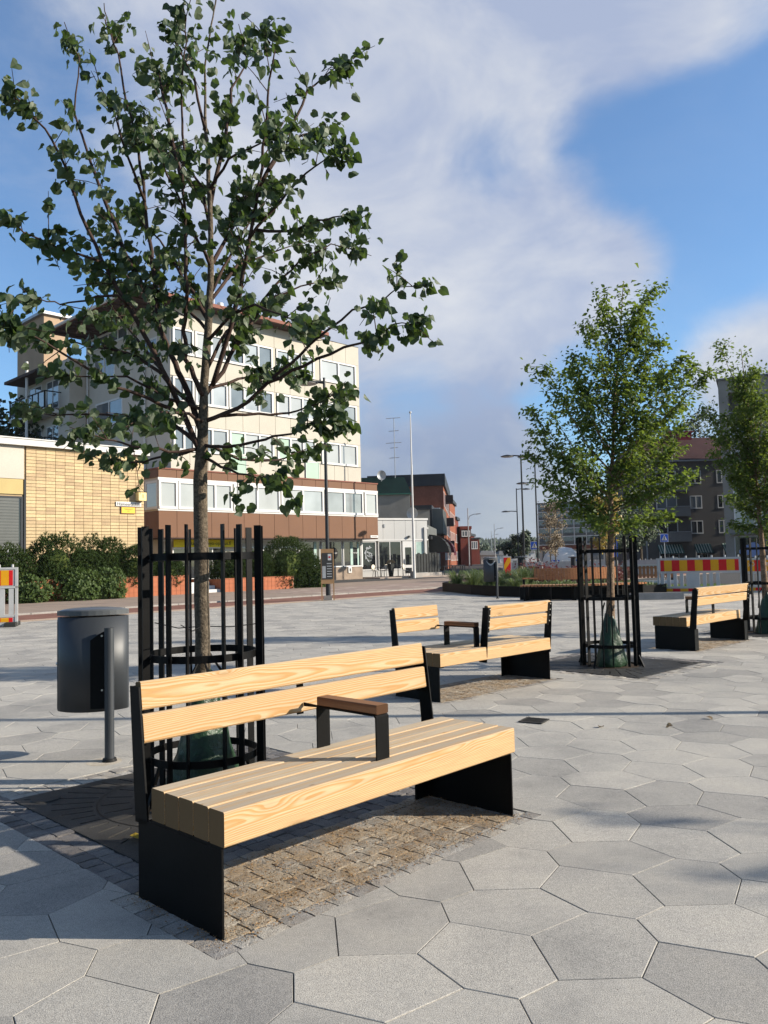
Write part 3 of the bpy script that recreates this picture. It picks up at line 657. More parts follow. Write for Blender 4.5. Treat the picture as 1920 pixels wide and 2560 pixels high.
wbag(2, .68, .175, 'green watering bag in the tree guard at right picture edge')

# ---------------------------------------------------------------- litter bins
def lens(c, s, e, n=12):      # lens-shaped outline: chord c, bulge s, flat ends e
    r_ = (c * c / 4 + (s - e) ** 2) / (2 * (s - e)); a = math.asin(c / 2 / r_); o_ = []
    for k in range(n + 1):
        q = -a + 2 * a * k / n; o_.append((r_ * sin(q), -(r_ * cos(q) - r_ * cos(a)) - e))
    for k in range(n + 1):
        q = a - 2 * a * k / n; o_.append((r_ * sin(q), (r_ * cos(q) - r_ * cos(a)) + e))
    return o_
def litter_bin(label, loc, rz, pole, zb, zt, hole_face=False):
    t = thing('litter_bin', label, 'litter bin', loc, rz)
    o_ = lens(.49, .155, .025); n = len(o_); b = MB(); b.prism(o_, zb, zt)
    body = b.build('body', M['binpaint'], t)
    for p in body.data.polygons: p.use_smooth = len(p.vertices) == 4 and abs(p.normal.x) < .93
    b = MB(); big = [(q[0] * 1.012, q[1] * 1.03) for q in o_]; v = [(q[0], q[1], zt + .012) for q in big] + [(q[0], q[1], zt + .045) for q in big]
    for f_, dz in ((.8, .057), (.45, .066), (.12, .069)): v += [(q[0] * f_ + (1 - f_) * 0, q[1] * f_, zt + dz) for q in big]
    fs = [tuple(range(n - 1, -1, -1))] + [(l * n + i, l * n + (i + 1) % n, (l + 1) * n + (i + 1) % n, (l + 1) * n + i) for l in range(4) for i in range(n)] + [tuple(range(4 * n, 5 * n))]
    b.add(v, fs); lid = b.build('lid', M['lidpaint'], t, smooth=False)
    for p in lid.data.polygons: p.use_smooth = p.normal.z > .3
    MB().tube([(-.247, -.015, (zb * .5 + zt * .5)), (-.256, -.015, (zb * .5 + zt * .5))], .011, 12).build('lock', M['bolt'], t)
    part('side_seam', M['black'], t, (-.2475, -.2440, -.0245, .0245, zb + .01, zt - .03)); part('rim_label', M['galv'], t, (-.249, -.2474, -.018, .018, zt - .03, zt - .018))
    px, py = pole
    b = MB(); b.cyl(px, py, 0, zt - .075, .033, n=20); b.build('pole', M['binpaint'], t, smooth=False)
    b = MB().cyl(px, py, .0, .022, .052, .045, 20); b.build('pole_collar', M['black'], t)
    b = MB(); b.extr([(px - .03 - .10, zb + .03), (px - .01, zb + .03), (px - .01, zt - .09), (px - .05, zt - .105), (px - .13, zt - .16)], 'y', py + .004, min(py + .05, -.10)); br = b.build('bracket', M['steel'], t)
    for z in (zb + .16, zt - .13): MB().tube([(px - .05, py + .006, z), (px - .05, py - .002, z)], .007, 8).build('screw', M['bolt'], br)
    if hole_face:
        m_ = 14
        b = MB(); v = []; 
        for k in range(m_ + 1):
            a = -1 + 2 * k / m_; v += [(a * .15, -.02 - .135 * (1 - a * a * .35) - .006, zt - .02 - .13 * (1 - a * a)), (a * .15, -.02 - .135 * (1 - a * a * .35) - .006, zt - .045 - .16 * (1 - a * a))]
        b.add(v, [(2 * k, 2 * k + 1, 2 * k + 3, 2 * k + 2) for k in range(m_)]); o2 = b.build('opening_rim', M['galv'], t)
        o2.modifiers.new('thick', 'SOLIDIFY').thickness = .01
        b = MB(); v = []
        for k in range(m_ + 1):
            a = -1 + 2 * k / m_; v += [(a * .14, -.02 - .135 * (1 - a * a * .35) - .004, zt - .004), (a * .14, -.02 - .135 * (1 - a * a * .35) - .004, zt - .02 - .12 * (1 - a * a))]
        b.add(v, [(2 * k, 2 * k + 1, 2 * k + 3, 2 * k + 2) for k in range(m_)]); b.build('opening', M['black'], t)
    return t
litter_bin('dark grey lens-shaped litter bin on a post left of the caged lime tree', (-2.145, 5.93, 0), R(8), (.150, -.205), .335, 1.005)
b = MB().cyl(-2.0, 5.73, -.02, .001, .12, n=20); struct('post_footing', b, M['palesand'])

# ---------------------------------------------------------------- trees
TREE1 = [[(0.00,0.00,1.87),(0.02,0.01,2.38),(0.05,0.01,2.79),(0.07,0.02,3.20),(0.07,0.02,3.63),(0.05,0.03,4.05),(0.04,0.04,4.49),(0.09,0.04,4.77),(0.12,0.05,4.96)],
[(0.01,0.00,2.02),(-0.12,-0.04,2.35),(-0.25,-0.08,2.64),(-0.40,-0.12,2.92),(-0.54,-0.15,3.19),(-0.65,-0.19,3.46),(-0.74,-0.23,3.74),(-0.83,-0.27,3.94),(-0.98,-0.31,4.09),(-1.03,-0.35,4.12)],
[(0.01,0.00,2.16),(-0.11,0.05,2.49),(-0.20,0.09,2.68),(-0.30,0.14,2.92),(-0.32,0.18,3.19),(-0.37,0.23,3.47),(-0.41,0.28,3.74),(-0.46,0.32,4.12),(-0.56,0.37,4.47),(-0.63,0.41,4.84),(-0.72,0.46,5.09),(-0.75,0.50,5.26)],
[(-0.30,0.14,2.92),(-0.38,0.25,3.07),(-0.53,0.36,3.35),(-0.67,0.48,3.67),(-0.80,0.59,3.94),(-0.94,0.70,4.33),(-1.07,0.81,4.67),(-1.08,0.93,5.14),(-1.24,1.04,5.51)],
[(0.02,0.01,2.38),(-0.00,-0.06,2.44),(-0.05,-0.13,2.59),(-0.05,-0.20,2.73),(-0.01,-0.27,2.94),(0.01,-0.34,3.22),(0.01,-0.41,3.50),(0.03,-0.48,3.77),(0.04,-0.55,3.96),(0.09,-0.62,4.22),(0.09,-0.69,4.36)],
[(-0.40,-0.12,2.92),(-0.44,-0.20,2.96),(-0.58,-0.28,2.91),(-0.70,-0.36,2.85),(-0.79,-0.44,2.87),(-0.87,-0.52,2.91)],
[(-0.54,-0.15,3.19),(-0.58,-0.27,3.16),(-0.67,-0.39,3.16),(-0.81,-0.51,3.19),(-0.86,-0.63,3.22),(-0.89,-0.75,3.20)],
[(-0.09,-0.03,2.26),(-0.26,-0.16,2.35),(-0.42,-0.29,2.40),(-0.54,-0.43,2.47),(-0.69,-0.56,2.58),(-0.80,-0.69,2.62),(-0.82,-0.83,2.59)],
[(-0.03,-0.01,2.11),(-0.22,0.13,2.26),(-0.49,0.27,2.32),(-0.81,0.41,2.37),(-1.12,0.55,2.40),(-1.43,0.69,2.47)],
[(-0.01,-0.00,2.06),(-0.16,-0.10,2.04),(-0.31,-0.20,2.05),(-0.43,-0.30,2.08),(-0.53,-0.40,2.10),(-0.60,-0.50,2.13)],
[(-0.03,-0.02,2.06),(-0.21,0.11,2.04),(-0.41,0.23,2.02),(-0.62,0.36,2.05),(-0.82,0.48,2.09)],
[(-0.06,0.03,2.35),(-0.29,0.15,2.58),(-0.52,0.27,2.74),(-0.77,0.39,2.81),(-1.01,0.51,2.89),(-1.30,0.63,2.92)],
[(-0.20,-0.06,2.52),(-0.39,0.27,2.73),(-0.68,0.61,3.07),(-1.03,0.94,3.20)],
[(0.02,0.00,2.23),(0.24,-0.02,2.30),(0.42,-0.05,2.45),(0.57,-0.07,2.56),(0.74,-0.10,2.71),(0.95,-0.12,2.86),(1.09,-0.15,2.89),(1.22,-0.17,2.98),(1.38,-0.20,2.97)],
[(0.42,-0.05,2.45),(0.65,-0.17,2.52),(0.90,-0.29,2.59),(1.06,-0.41,2.60),(1.18,-0.53,2.65),(1.32,-0.65,2.62)],
[(0.02,0.01,2.38),(0.17,0.12,2.66),(0.29,0.24,2.93),(0.41,0.36,3.18),(0.58,0.47,3.40),(0.79,0.59,3.55),(1.06,0.71,3.51)],
[(0.07,0.04,2.46),(0.17,-0.03,2.72),(0.27,-0.10,2.99),(0.34,-0.17,3.29),(0.42,-0.24,3.58),(0.47,-0.31,3.89),(0.51,-0.37,4.14),(0.54,-0.44,4.28),(0.49,-0.51,4.36)],
[(0.34,-0.17,3.29),(0.51,-0.22,3.47),(0.69,-0.27,3.64),(0.84,-0.32,3.70),(0.93,-0.37,3.70)],
[(0.42,-0.24,3.58),(0.58,-0.16,3.94),(0.70,-0.09,4.24),(0.85,-0.01,4.42),(1.01,0.06,4.55)],
[(0.47,-0.22,3.68),(0.53,-0.03,3.91),(0.61,0.16,4.08),(0.69,0.35,4.23),(0.83,0.53,4.35)],
[(0.39,-0.18,3.34),(0.61,-0.31,3.27),(0.76,-0.43,3.28),(0.92,-0.56,3.25),(1.05,-0.68,3.19)],
[(0.01,0.00,2.09),(0.18,-0.12,2.05),(0.43,-0.24,2.08),(0.60,-0.36,2.09),(0.76,-0.48,2.13),(0.88,-0.60,2.09)],
[(0.08,-0.05,2.07),(0.22,0.08,2.00),(0.45,0.20,2.01),(0.57,0.33,2.08),(0.66,0.45,2.11)],
[(0.01,0.00,2.02),(0.21,-0.15,1.91),(0.38,-0.30,1.85),(0.58,-0.45,1.86)],
[(0.11,-0.01,2.26),(0.27,0.07,2.28),(0.48,0.15,2.29),(0.62,0.23,2.34),(0.82,0.31,2.45),(0.88,0.39,2.47)],
[(0.05,0.01,2.73),(0.25,-0.21,2.83),(0.41,-0.44,2.80),(0.64,-0.66,2.65),(0.77,-0.89,2.55)],
[(0.07,0.02,3.57),(0.15,0.17,4.13),(0.16,0.32,4.52),(0.24,0.47,4.80),(0.16,0.62,5.17)],
[(0.05,0.03,4.05),(0.00,-0.07,4.34),(-0.12,-0.17,4.58),(-0.12,-0.27,4.54)],
[(0.01,-0.41,3.50),(-0.13,-0.15,3.99),(-0.26,0.12,4.49),(-0.41,0.39,4.74)],
[(-0.41,0.28,3.74),(-0.47,0.11,3.94),(-0.49,-0.06,4.14),(-0.58,-0.22,4.32)],
[(0.07,0.02,3.20),(0.03,-0.28,3.33),(-0.04,-0.58,3.50),(-0.04,-0.88,3.59)],
[(0.07,0.02,3.20),(0.16,0.32,3.58),(0.26,0.62,4.10),(0.48,0.92,4.69)],
[(0.06,0.01,2.85),(-0.16,0.33,3.22),(-0.42,0.65,3.64),(-0.74,0.96,4.02)],
[(0.06,0.01,2.97),(0.19,0.33,3.32),(0.41,0.65,3.54),(0.63,0.96,3.74)],
[(0.04,0.01,2.55),(0.14,0.13,2.82),(0.37,0.26,3.06),(0.71,0.38,3.22),(0.86,0.51,3.28)],
[(0.02,0.00,2.30),(-0.19,-0.07,2.37),(-0.39,-0.15,2.48),(-0.65,-0.22,2.47),(-0.85,-0.30,2.50)],
[(0.07,0.02,3.38),(0.01,0.09,3.74),(-0.21,0.15,4.02),(-0.47,0.22,4.17)],
[(0.07,0.02,3.69),(0.23,-0.18,3.77),(0.45,-0.38,3.76),(0.62,-0.58,3.62)],
[(0.07,0.01,3.02),(0.17,0.15,3.32),(0.31,0.28,3.65),(0.43,0.41,3.89)],
[(0.05,0.01,2.79),(-0.12,0.09,2.98),(-0.35,0.16,3.13),(-0.61,0.24,3.20),(-0.71,0.31,3.26)],
[(0.03,0.01,2.43),(0.20,0.21,2.53),(0.34,0.41,2.63),(0.51,0.61,2.63),(0.63,0.81,2.71)],
[(0.02,0.00,2.23),(-0.04,-0.30,2.24),(-0.14,-0.60,2.17),(-0.17,-0.90,2.05)]]
TREE2 = [[(0.00,0.00,-0.03),(0.05,0.00,1.30),(0.10,0.00,2.30),(0.18,0.00,3.32),(0.29,0.00,4.19),(0.36,0.00,4.83)],
[(0.07,0.00,1.80),(-0.14,0.06,1.81),(-0.34,0.12,1.89),(-0.52,0.18,2.02)],
[(0.08,0.00,1.85),(-0.22,0.11,1.98),(-0.49,0.24,2.17),(-0.75,0.36,2.38)],
[(0.08,0.00,1.90),(-0.26,0.13,2.11),(-0.58,0.29,2.41),(-0.88,0.44,2.74)],
[(0.08,0.00,2.00),(-0.21,0.20,2.26),(-0.49,0.43,2.65),(-0.75,0.66,3.09)],
[(0.09,0.00,2.10),(-0.24,0.11,2.40),(-0.55,0.23,2.83),(-0.84,0.36,3.32)],
[(0.09,0.00,2.20),(-0.12,0.19,2.47),(-0.32,0.41,2.86),(-0.51,0.63,3.30)],
[(0.11,0.00,2.40),(-0.24,-0.21,2.72),(-0.55,-0.46,3.16),(-0.83,-0.71,3.62)],
[(0.12,0.00,2.55),(-0.05,-0.02,2.90),(-0.21,-0.03,3.39),(-0.34,-0.05,3.93)],
[(0.13,0.00,2.66),(-0.00,0.20,2.95),(-0.11,0.43,3.38),(-0.21,0.67,3.87)],
[(0.14,0.00,2.81),(-0.08,0.07,2.97),(-0.27,0.15,3.20),(-0.45,0.22,3.45)],
[(0.16,0.00,3.06),(0.09,0.18,3.30),(0.04,0.39,3.65),(-0.00,0.60,4.04)],
[(0.18,0.00,3.32),(0.04,-0.17,3.51),(-0.10,-0.38,3.79),(-0.22,-0.58,4.08)],
[(0.21,0.00,3.57),(0.14,-0.01,3.82),(0.08,-0.03,4.18),(0.03,-0.05,4.57)],
[(0.24,0.00,3.83),(0.15,-0.11,4.01),(0.07,-0.25,4.26),(-0.01,-0.38,4.53)],
[(0.07,0.00,1.77),(0.28,0.02,1.73),(0.48,0.04,1.74),(0.66,0.07,1.79)],
[(0.07,0.00,1.80),(0.35,0.03,1.77),(0.61,0.07,1.79),(0.86,0.11,1.86)],
[(0.08,0.00,1.90),(0.35,-0.22,1.98),(0.57,-0.47,2.11),(0.75,-0.73,2.24)],
[(0.08,0.00,2.00),(0.42,-0.13,2.08),(0.72,-0.28,2.20),(0.98,-0.42,2.33)],
[(0.09,0.00,2.15),(0.36,-0.10,2.27),(0.60,-0.22,2.45),(0.81,-0.33,2.64)],
[(0.10,0.00,2.30),(0.48,0.19,2.49),(0.86,0.41,2.76),(1.23,0.62,3.06)],
[(0.12,0.00,2.55),(0.47,0.12,2.75),(0.82,0.26,3.03),(1.16,0.40,3.35)],
[(0.12,0.00,2.60),(0.53,-0.15,2.84),(0.88,-0.33,3.19),(1.20,-0.51,3.55)],
[(0.13,0.00,2.71),(0.55,0.13,2.98),(0.98,0.29,3.39),(1.38,0.45,3.85)],
[(0.14,0.00,2.86),(0.41,-0.16,3.07),(0.65,-0.35,3.38),(0.86,-0.54,3.70)],
[(0.15,0.00,3.01),(0.41,0.05,3.19),(0.65,0.11,3.44),(0.89,0.18,3.73)],
[(0.18,0.00,3.32),(0.33,-0.17,3.46),(0.46,-0.36,3.67),(0.57,-0.56,3.90)],
[(0.21,0.00,3.57),(0.33,-0.22,3.64),(0.41,-0.49,3.76),(0.48,-0.75,3.87)],
[(0.24,0.00,3.83),(0.46,0.17,4.10),(0.69,0.36,4.50),(0.91,0.56,4.95)],
[(0.27,0.00,4.09),(0.33,-0.13,4.16),(0.38,-0.28,4.28),(0.41,-0.44,4.41)],
[(0.29,0.00,4.24),(0.33,-0.13,4.22),(0.35,-0.28,4.27),(0.37,-0.43,4.36)],
[(0.07,0.00,1.70),(-0.07,-0.18,1.69),(-0.20,-0.40,1.73),(-0.32,-0.62,1.82)],
[(0.07,0.00,1.75),(0.12,-0.17,1.70),(0.14,-0.37,1.69),(0.16,-0.57,1.72)],
[(0.09,0.00,2.05),(-0.14,-0.27,2.18),(-0.35,-0.58,2.36),(-0.54,-0.89,2.55)],
[(0.10,0.00,2.30),(0.32,0.15,2.47),(0.54,0.33,2.71),(0.76,0.51,2.98)],
[(0.12,0.00,2.55),(-0.03,-0.18,2.72),(-0.18,-0.39,2.96),(-0.31,-0.61,3.21)],
[(0.14,0.00,2.81),(0.18,-0.22,2.92),(0.21,-0.48,3.09),(0.22,-0.74,3.26)],
[(0.16,0.00,3.06),(0.16,-0.19,3.22),(0.15,-0.41,3.44),(0.13,-0.62,3.67)],
[(0.09,0.00,2.12),(-0.16,0.03,2.29),(-0.55,0.08,2.69)],
[(0.10,0.00,2.36),(0.46,0.13,2.44),(0.98,0.33,2.72)],
[(0.10,0.00,2.26),(0.21,-0.17,2.49),(0.38,-0.42,2.97)],
[(0.16,0.00,3.06),(-0.02,-0.10,3.15),(-0.29,-0.24,3.43)],
[(0.19,0.00,3.45),(0.33,-0.04,3.66),(0.53,-0.10,4.14)],
[(0.08,0.00,1.89),(0.32,-0.09,2.04),(0.69,-0.24,2.40)],
[(0.13,0.00,2.73),(0.17,-0.22,2.95),(0.22,-0.54,3.42)],
[(0.09,0.00,2.17),(0.22,-0.16,2.42),(0.42,-0.40,2.94)],
[(0.22,0.00,3.64),(0.12,0.16,3.88),(-0.03,0.39,4.40)],
[(0.16,0.00,3.12),(0.32,-0.08,3.25),(0.56,-0.21,3.61)],
[(0.16,0.00,3.16),(0.22,0.12,3.27),(0.31,0.29,3.58)],
[(0.11,0.00,2.39),(0.33,-0.01,2.48),(0.68,-0.01,2.76)],
[(0.07,0.00,1.77),(-0.19,-0.06,1.90),(-0.60,-0.14,2.23)],
[(0.12,0.00,2.59),(0.25,-0.25,2.74),(0.44,-0.63,3.13)],
[(0.23,0.00,3.71),(0.33,-0.06,3.88),(0.49,-0.16,4.28)],
[(0.09,0.00,2.08),(0.31,0.24,2.33),(0.65,0.61,2.86)]]
def leaf_shape(kind):
    if kind == 'lime': rim = [(0.02, 0), (-.12, .22), (.02, .45), (.30, .56), (.60, .50), (.84, .27), (1.08, 0)]; mid = [(.02, 0), (.42, 0), (1.08, 0)]
    else: rim = [(0, 0), (.22, .24), (.5, .29), (.78, .17), (1.06, 0)]; mid = [(0, 0), (.5, 0), (1.06, 0)]
    return rim, mid
def leaf_geo(kind, rr):
    rim, mid = leaf_shape(kind); fold = rr.uniform(.05, .4); droop = rr.uniform(.05, .45); tw = rr.uniform(-.3, .3); wv = rr.uniform(-.15, .15)
    def zz(a, q): return fold * abs(q) - droop * a * a + tw * q * a + wv * sin(5 * a + 4 * q)
    v = []; fs = []
    mi = [len(v) + k for k in range(len(mid))]; v += [(a, q, zz(a, q)) for a, q in mid]
    for s in (1, -1):
        ri = []
        for a, q in rim[1:-1]: ri.append(len(v)); v.append((a + rr.uniform(-.03, .03), s * q * rr.uniform(.9, 1.08), zz(a, s * q)))
        n = len(ri); h = n // 2
        seq = [mi[0]] + ri + [mi[2]]
        for k in range(len(seq) - 1):
            tri = (mi[1], seq[k], seq[k + 1]); fs.append(tri if s < 0 else tri[::-1])
    return v, fs
def frame_from(d, rr, upness):
    d = d.normalized(); n = Vector((rr.gauss(0, .5), rr.gauss(0, .5), upness)); y = n.cross(d)
    if y.length < 1e-3: y = Vector((0, 1, 0))
    y.normalize(); z = d.cross(y).normalized(); return Matrix((d, y, z)).transposed()
def interp(b, t):
    k = len(b) - 1; q = min(t * k, k - 1e-6); i = int(q); return b[i].lerp(b[i + 1], q - i), (b[min(i + 1, k)] - b[i])
def make_tree(name, label, loc, branches, trunk_r, kind, leafm, barkm, n_leaf, size, n_obj, trunk_h, seed, spread, rz=0.0, bare=.22, droopy=.5, tmax=.02, group=None):
    rr = random.Random(seed); t = thing(name, label, 'tree', (loc[0], loc[1], 0), rz, group)
    B = [[Vector(p) for p in b] for b in branches]
    lead = B[0]; base = [Vector((lead[0].x * .6, 0, -.03)), Vector((lead[0].x * .75, 0, lead[0].z * .5))] if lead[0].z > .3 else []
    pts_ = base + lead; k = len(pts_); hmax = pts_[-1].z
    rad = [max(.005, trunk_r * ((1.0 - .12 * p.z / trunk_h) if p.z < trunk_h else .66 * (1 - (p.z - trunk_h) / (hmax - trunk_h)) ** .9) * (1.2 if p.z < .2 else 1)) for p in pts_]
    # finer trunk
    fp = []; frd = []
    for i in range(k - 1):
        for q in range(4):
            a = q / 4; p = pts_[i].lerp(pts_[i + 1], a); fp.append(p + Vector((rr.uniform(-.004, .004), rr.uniform(-.004, .004), 0))); frd.append((rad[i] * (1 - a) + rad[i + 1] * a) * rr.uniform(.95, 1.06))
    fp.append(pts_[-1]); frd.append(rad[-1])
    tr_ = MB().tube(fp, frd, 12).build('trunk', barkm, t, smooth=True)
    L = [sum((b[i + 1] - b[i]).length for i in range(len(b) - 1)) for b in B]
    twigs = []
    for bi, b in enumerate(B):
        if bi == 0:
            for q in range(int(L[0] * 5)):
                a = rr.uniform(.55, .99); p, d = interp(b, a); twigs.append((p, d, .10)); 
            continue
        r0 = min(trunk_r * .42, tmax * (.5 + .35 * L[bi])); m_ = len(b); fine = []; rf = []
        for i in range(m_ - 1):
            for q in range(3):
                a = q / 3; p = b[i].lerp(b[i + 1], a)
                fine.append(p + (Vector((rr.uniform(-1, 1), rr.uniform(-1, 1), rr.uniform(-1, 1))) * .008 if (i or q) else Vector())); rf.append(r0 * (1 - .85 * (i + a) / (m_ - 1)))
        fine.append(b[-1]); rf.append(r0 * .15)
        br = MB().tube(fine, rf, 6).build('branch', M['bark2'] if kind == 'lime' else barkm if r0 > tmax * .8 else M['bark2'], tr_, smooth=True)
        tw = MB()
        for q in range(int(L[bi] * (7 if kind == 'lime' else 5))):
            a = rr.uniform(bare, 1) ; p, d = interp(b, a); l = rr.uniform(.06, .22) * spread / .12 * (1 - .35 * a)
            dd = (d.normalized() * rr.uniform(.3, .9) + Vector((rr.gauss(0, 1), rr.gauss(0, 1), rr.gauss(.15, .7))).normalized() * .8).normalized(); e_ = p + dd * l
            tw.tube([p, p.lerp(e_, .5) + Vector((0, 0, .01)), e_], [.0032, .0025, .0016], 4, caps=False); twigs.append((p, e_ - p, 0)); twigs.append((p, e_ - p, 0)); twigs.append((p, d * .3, .05))
        if kind == 'pear':
            for q in range(int(L[bi] * 22)):
                p, d = interp(b, rr.uniform(.12, 1.0) ** .8); twigs.append((p, d * .1, .085))
        for q in range(int(3 + L[bi] * 2) if kind == 'pear' else 4):
            p, d = interp(b, rr.uniform(.8, 1.0)); twigs.append((p, d * rr.uniform(.0, .3), .035))
        if tw.f: tw.build('twigs', M['bark2'], br, recalc=False)['kind'] = 'stuff'
    lv = []
    for q in range(n_leaf):
        p, d, j = rr.choice(twigs); a = rr.uniform(.25, 1.0); pp = p + d * a + Vector((rr.gauss(0, .022), rr.gauss(0, .022), rr.gauss(0, .02))) * (spread / .12)
        if j: pp = p + Vector((rr.gauss(0, j), rr.gauss(0, j), rr.gauss(0, j * .6)))
        out_ = Vector((pp.x * .5, pp.y * .5, 0)); out_ = out_.normalized() if out_.length > .01 else Vector((1, 0, 0))
        dirv = (out_ * rr.uniform(.1, .9) + Vector((rr.gauss(0, .6), rr.gauss(0, .6), rr.gauss(-droopy, .45)))).normalized()
        s_ = size * rr.choice((.62, .8, .95, 1.0, 1.08, 1.2)) * rr.uniform(.9, 1.1); lv.append((pp, frame_from(dirv, rr, .3 if kind == 'lime' else .75), s_))
    near_ = sorted(range(len(lv)), key=lambda i: (lv[i][0] + Vector((loc[0], loc[1], -CAM_H))).length - lv[i][2] * 6)[:n_obj]
    ns = set(near_); var = [leaf_geo(kind, rr) for _ in range(10)]; meshes = [mesh('leaf', v, fs, leafm, recalc=False) for v, fs in var]
    b = MB(); b.v = []; b.f = []
    for i, (p, fr_, s_) in enumerate(lv):
        if i in ns: continue
        v, fs = var[i % 10]; o_ = len(b.v)
        b.v += [tuple(p + fr_ @ (Vector(q) * s_)) for q in v]; b.f += [tuple(k_ + o_ for k_ in q) for q in fs]
    cr = obj('crown', mesh('crown', b.v, b.f, leafm, recalc=False), t); cr['kind'] = 'stuff'
    for i in near_:
        p, fr_, s_ = lv[i]; o_ = obj('leaf', meshes[i % 10], cr); mm = fr_.to_4x4() @ Matrix.Scale(s_, 4); mm.translation = p; o_.matrix_local = mm
    return t
make_tree('lime_tree', 'young lime tree with large dark leaves, in the guard behind the near bench', TREE[0], TREE1, .047, 'lime', M['lime'], M['bark'], 4300, .051, 300, 1.95, 3, .19, bare=.18, droopy=.6, tmax=.0135)
make_tree('street_tree', 'small leafy tree with fine bright green leaves, in the middle tree guard', TREE[1], TREE2, .05, 'pear', M['pear'], M['bark3'], 16000, .058, 300, 1.6, 5, .25, bare=.10, droopy=-.05, tmax=.012)
make_tree('street_tree', 'leafy dark green tree cut by the right picture edge', TREE[2], [[(p[0] * .56, p[1] * .7, p[2]) for p in b] for b in TREE2], .05, 'pear', M['pear'], M['bark3'], 15000, .060, 300, 1.6, 9, .24, rz=R(150), bare=.10, droopy=.1, tmax=.012)

# ---------------------------------------------------------------- buildings
def fb(side, a0, a1, face, d0, d1, z0, z1):   # box on a wall; side 'v' looks to -y, 'u' looks to -x; d = distance out of (negative: into) the wall
    p, q = sorted((face - d1, face - d0))
    return (a0, a1, p, q, z0, z1) if side == 'v' else (p, q, a0, a1, z0, z1)
RW = random.Random(77)
def window(t, side, a0, a1, face, z0, z1, n=2, pane='glass', frame='whitepaint', fw=.07, out_=.03, name='window', splits=None, rec=.05):
    bx = [fb(side, a0, a1, face, -.04, out_, z1 - fw, z1), fb(side, a0, a1, face, -.04, out_ + .03, z0 - .02, z0 + fw)]
    xs = splits or [a0 + (a1 - a0) * k / n for k in range(n + 1)]
    for k, q in enumerate(xs):
        l, h = (q, q + fw) if k == 0 else (q - fw, q) if k == len(xs) - 1 else (q - fw / 2, q + fw / 2)
        bx.append(fb(side, l, h, face, -.039, out_ - .002, z0 + fw, z1 - fw))
    w_ = part(name, M[frame], t, *bx)
    for k in range(len(xs) - 1):
        p = pane[k % len(pane)] if isinstance(pane, (list, tuple)) else pane
        if p in ('blind', 'paleglass'): p = RW.choice((p, p, 'blind', 'paleglass', 'blind2', 'blind2' if p == 'blind' else 'glass'))
        part('pane', M[p], w_, fb(side, xs[k] + fw * .4, xs[k + 1] - fw * .4, face, -.03, .004, z0 + fw * .6, z1 - fw * .6))
    return w_
def building(name, label, u0, v0, rz=GY, world=None, group=None):
    return thing(name, label, 'building', world or G(u0, v0), rz, group)

# yellow brick building on the left (local x along its front, y into the block)
t = building('brick_building', 'low flat-roofed building with stacked yellow brick front and white roof edge', 14.94, 37.0)
part('wall', M['mortar'], t, (-9, 5.90, .06, 9, 0, 6.95)); part('roof_edge', M['fascia'], t, (-9, 6.12, -.22, 9.2, 6.93, 7.22)); part('roof_flashing', M['whitepaint'], t, (-9, 6.16, -.26, 9.3, 7.22, 7.27))
bw_, bh = .4535, .1545; rb_ = random.Random(2); brm = [mesh('brick', *(lambda q: (q.v, q.f))(MB().box(-.218, .218, -.05, .05, -.068, .068)), M['brick']) for _ in range(1)]
bms = []
for k in range(6):
    c = .86 + .05 * k; mm = simple('yellow_brick_%d' % k, (.43 * c, .325 * c * (.97 + .01 * k), .19 * c), .8, .08, 1.5, .1, 14); me = brm[0].copy(); me.name = 'brick'; me.materials.clear(); me.materials.append(mm); bms.append(me)
nb = 0; rest = MB(); cols = 13; rows = 44
for r_ in range(rows):
    for c in range(cols):
        xx, zz = (c + .5) * bw_, 6.93 - (r_ + .5) * bh
        if nb < 300 and r_ < 24: obj('brick', bms[rb_.randrange(6)], t, (xx, .045 + rb_.uniform(-.004, .004), zz)); nb += 1
        elif zz > .1: rest.box(xx - .216, xx + .216, -.005, .095, zz - .0665, zz + .0665)
o = rest.build('lower_bricks', M['brick'], t, recalc=False); o['kind'] = 'stuff'
part('upper_panel', M['creamwall'], t, (-9, -.09, .0, .06, 5.42, 6.93)); part('beige_panel', M['beige'], t, (-9, -.13, .0, .06, 4.72, 5.40)); part('corner_pipe', M['darkclad'], t, (-.085, -.01, -.02, .06, 0, 5.4))
w_ = window(t, 'v', -3.2, -.13, 0.02, .9, 4.62, 2, 'darkglass', 'darkclad', .1)
for k in range(24): part('blind_slat', M['zinc'], w_, (-2.9, -.32, -.012, -.004, 1.3 + k * .135, 1.42 + k * .135))
text('window_lettering', 'RIIHIMÄEN', .42, M['galv'], w_, (-1.32, -.03, 2.18), (pi / 2, 0, 0))
ln = thing('number_lamp', 'small cream house number lamp reading 1 on the yellow brick wall', 'lamp', G(20.5, 36.98, 4.62), GY)
part('lamp_box', M['lampglow'], ln, (-.16, .26, -.36, -.02, 0, .42)); part('lamp_lid', M['black'], ln, (-.18, .28, -.38, -.0, .42, .45))
MB().tube([(0, -.02, .82), (-.14, -.3, .46)], .012, 5).build('stay', M['black'], ln); MB().tube([(0, -.02, .82), (.2, -.3, .46)], .012, 5).build('stay', M['black'], ln)
text('house_number', '1', .30, M['black'], ln, (.07, -.365, .21), (pi / 2, 0, 0))
sg = thing('street_name_sign', 'white street name plate on the yellow brick wall below the number lamp', 'sign', G(19.95, 36.97, 4.44), GY)
part('plate', M['whitepaint'], sg, (-.66, .70, -.03, -.005, -.11, .11)); text('lettering', 'Hämeenaukio', .225, M['black'], sg, (.02, -.032, -.01), (pi / 2, 0, 0))
sg = thing('wall_plaque', 'small yellow plaque with dark frame below the street name plate', 'plaque', G(19.94, 36.97, 4.14), GY)
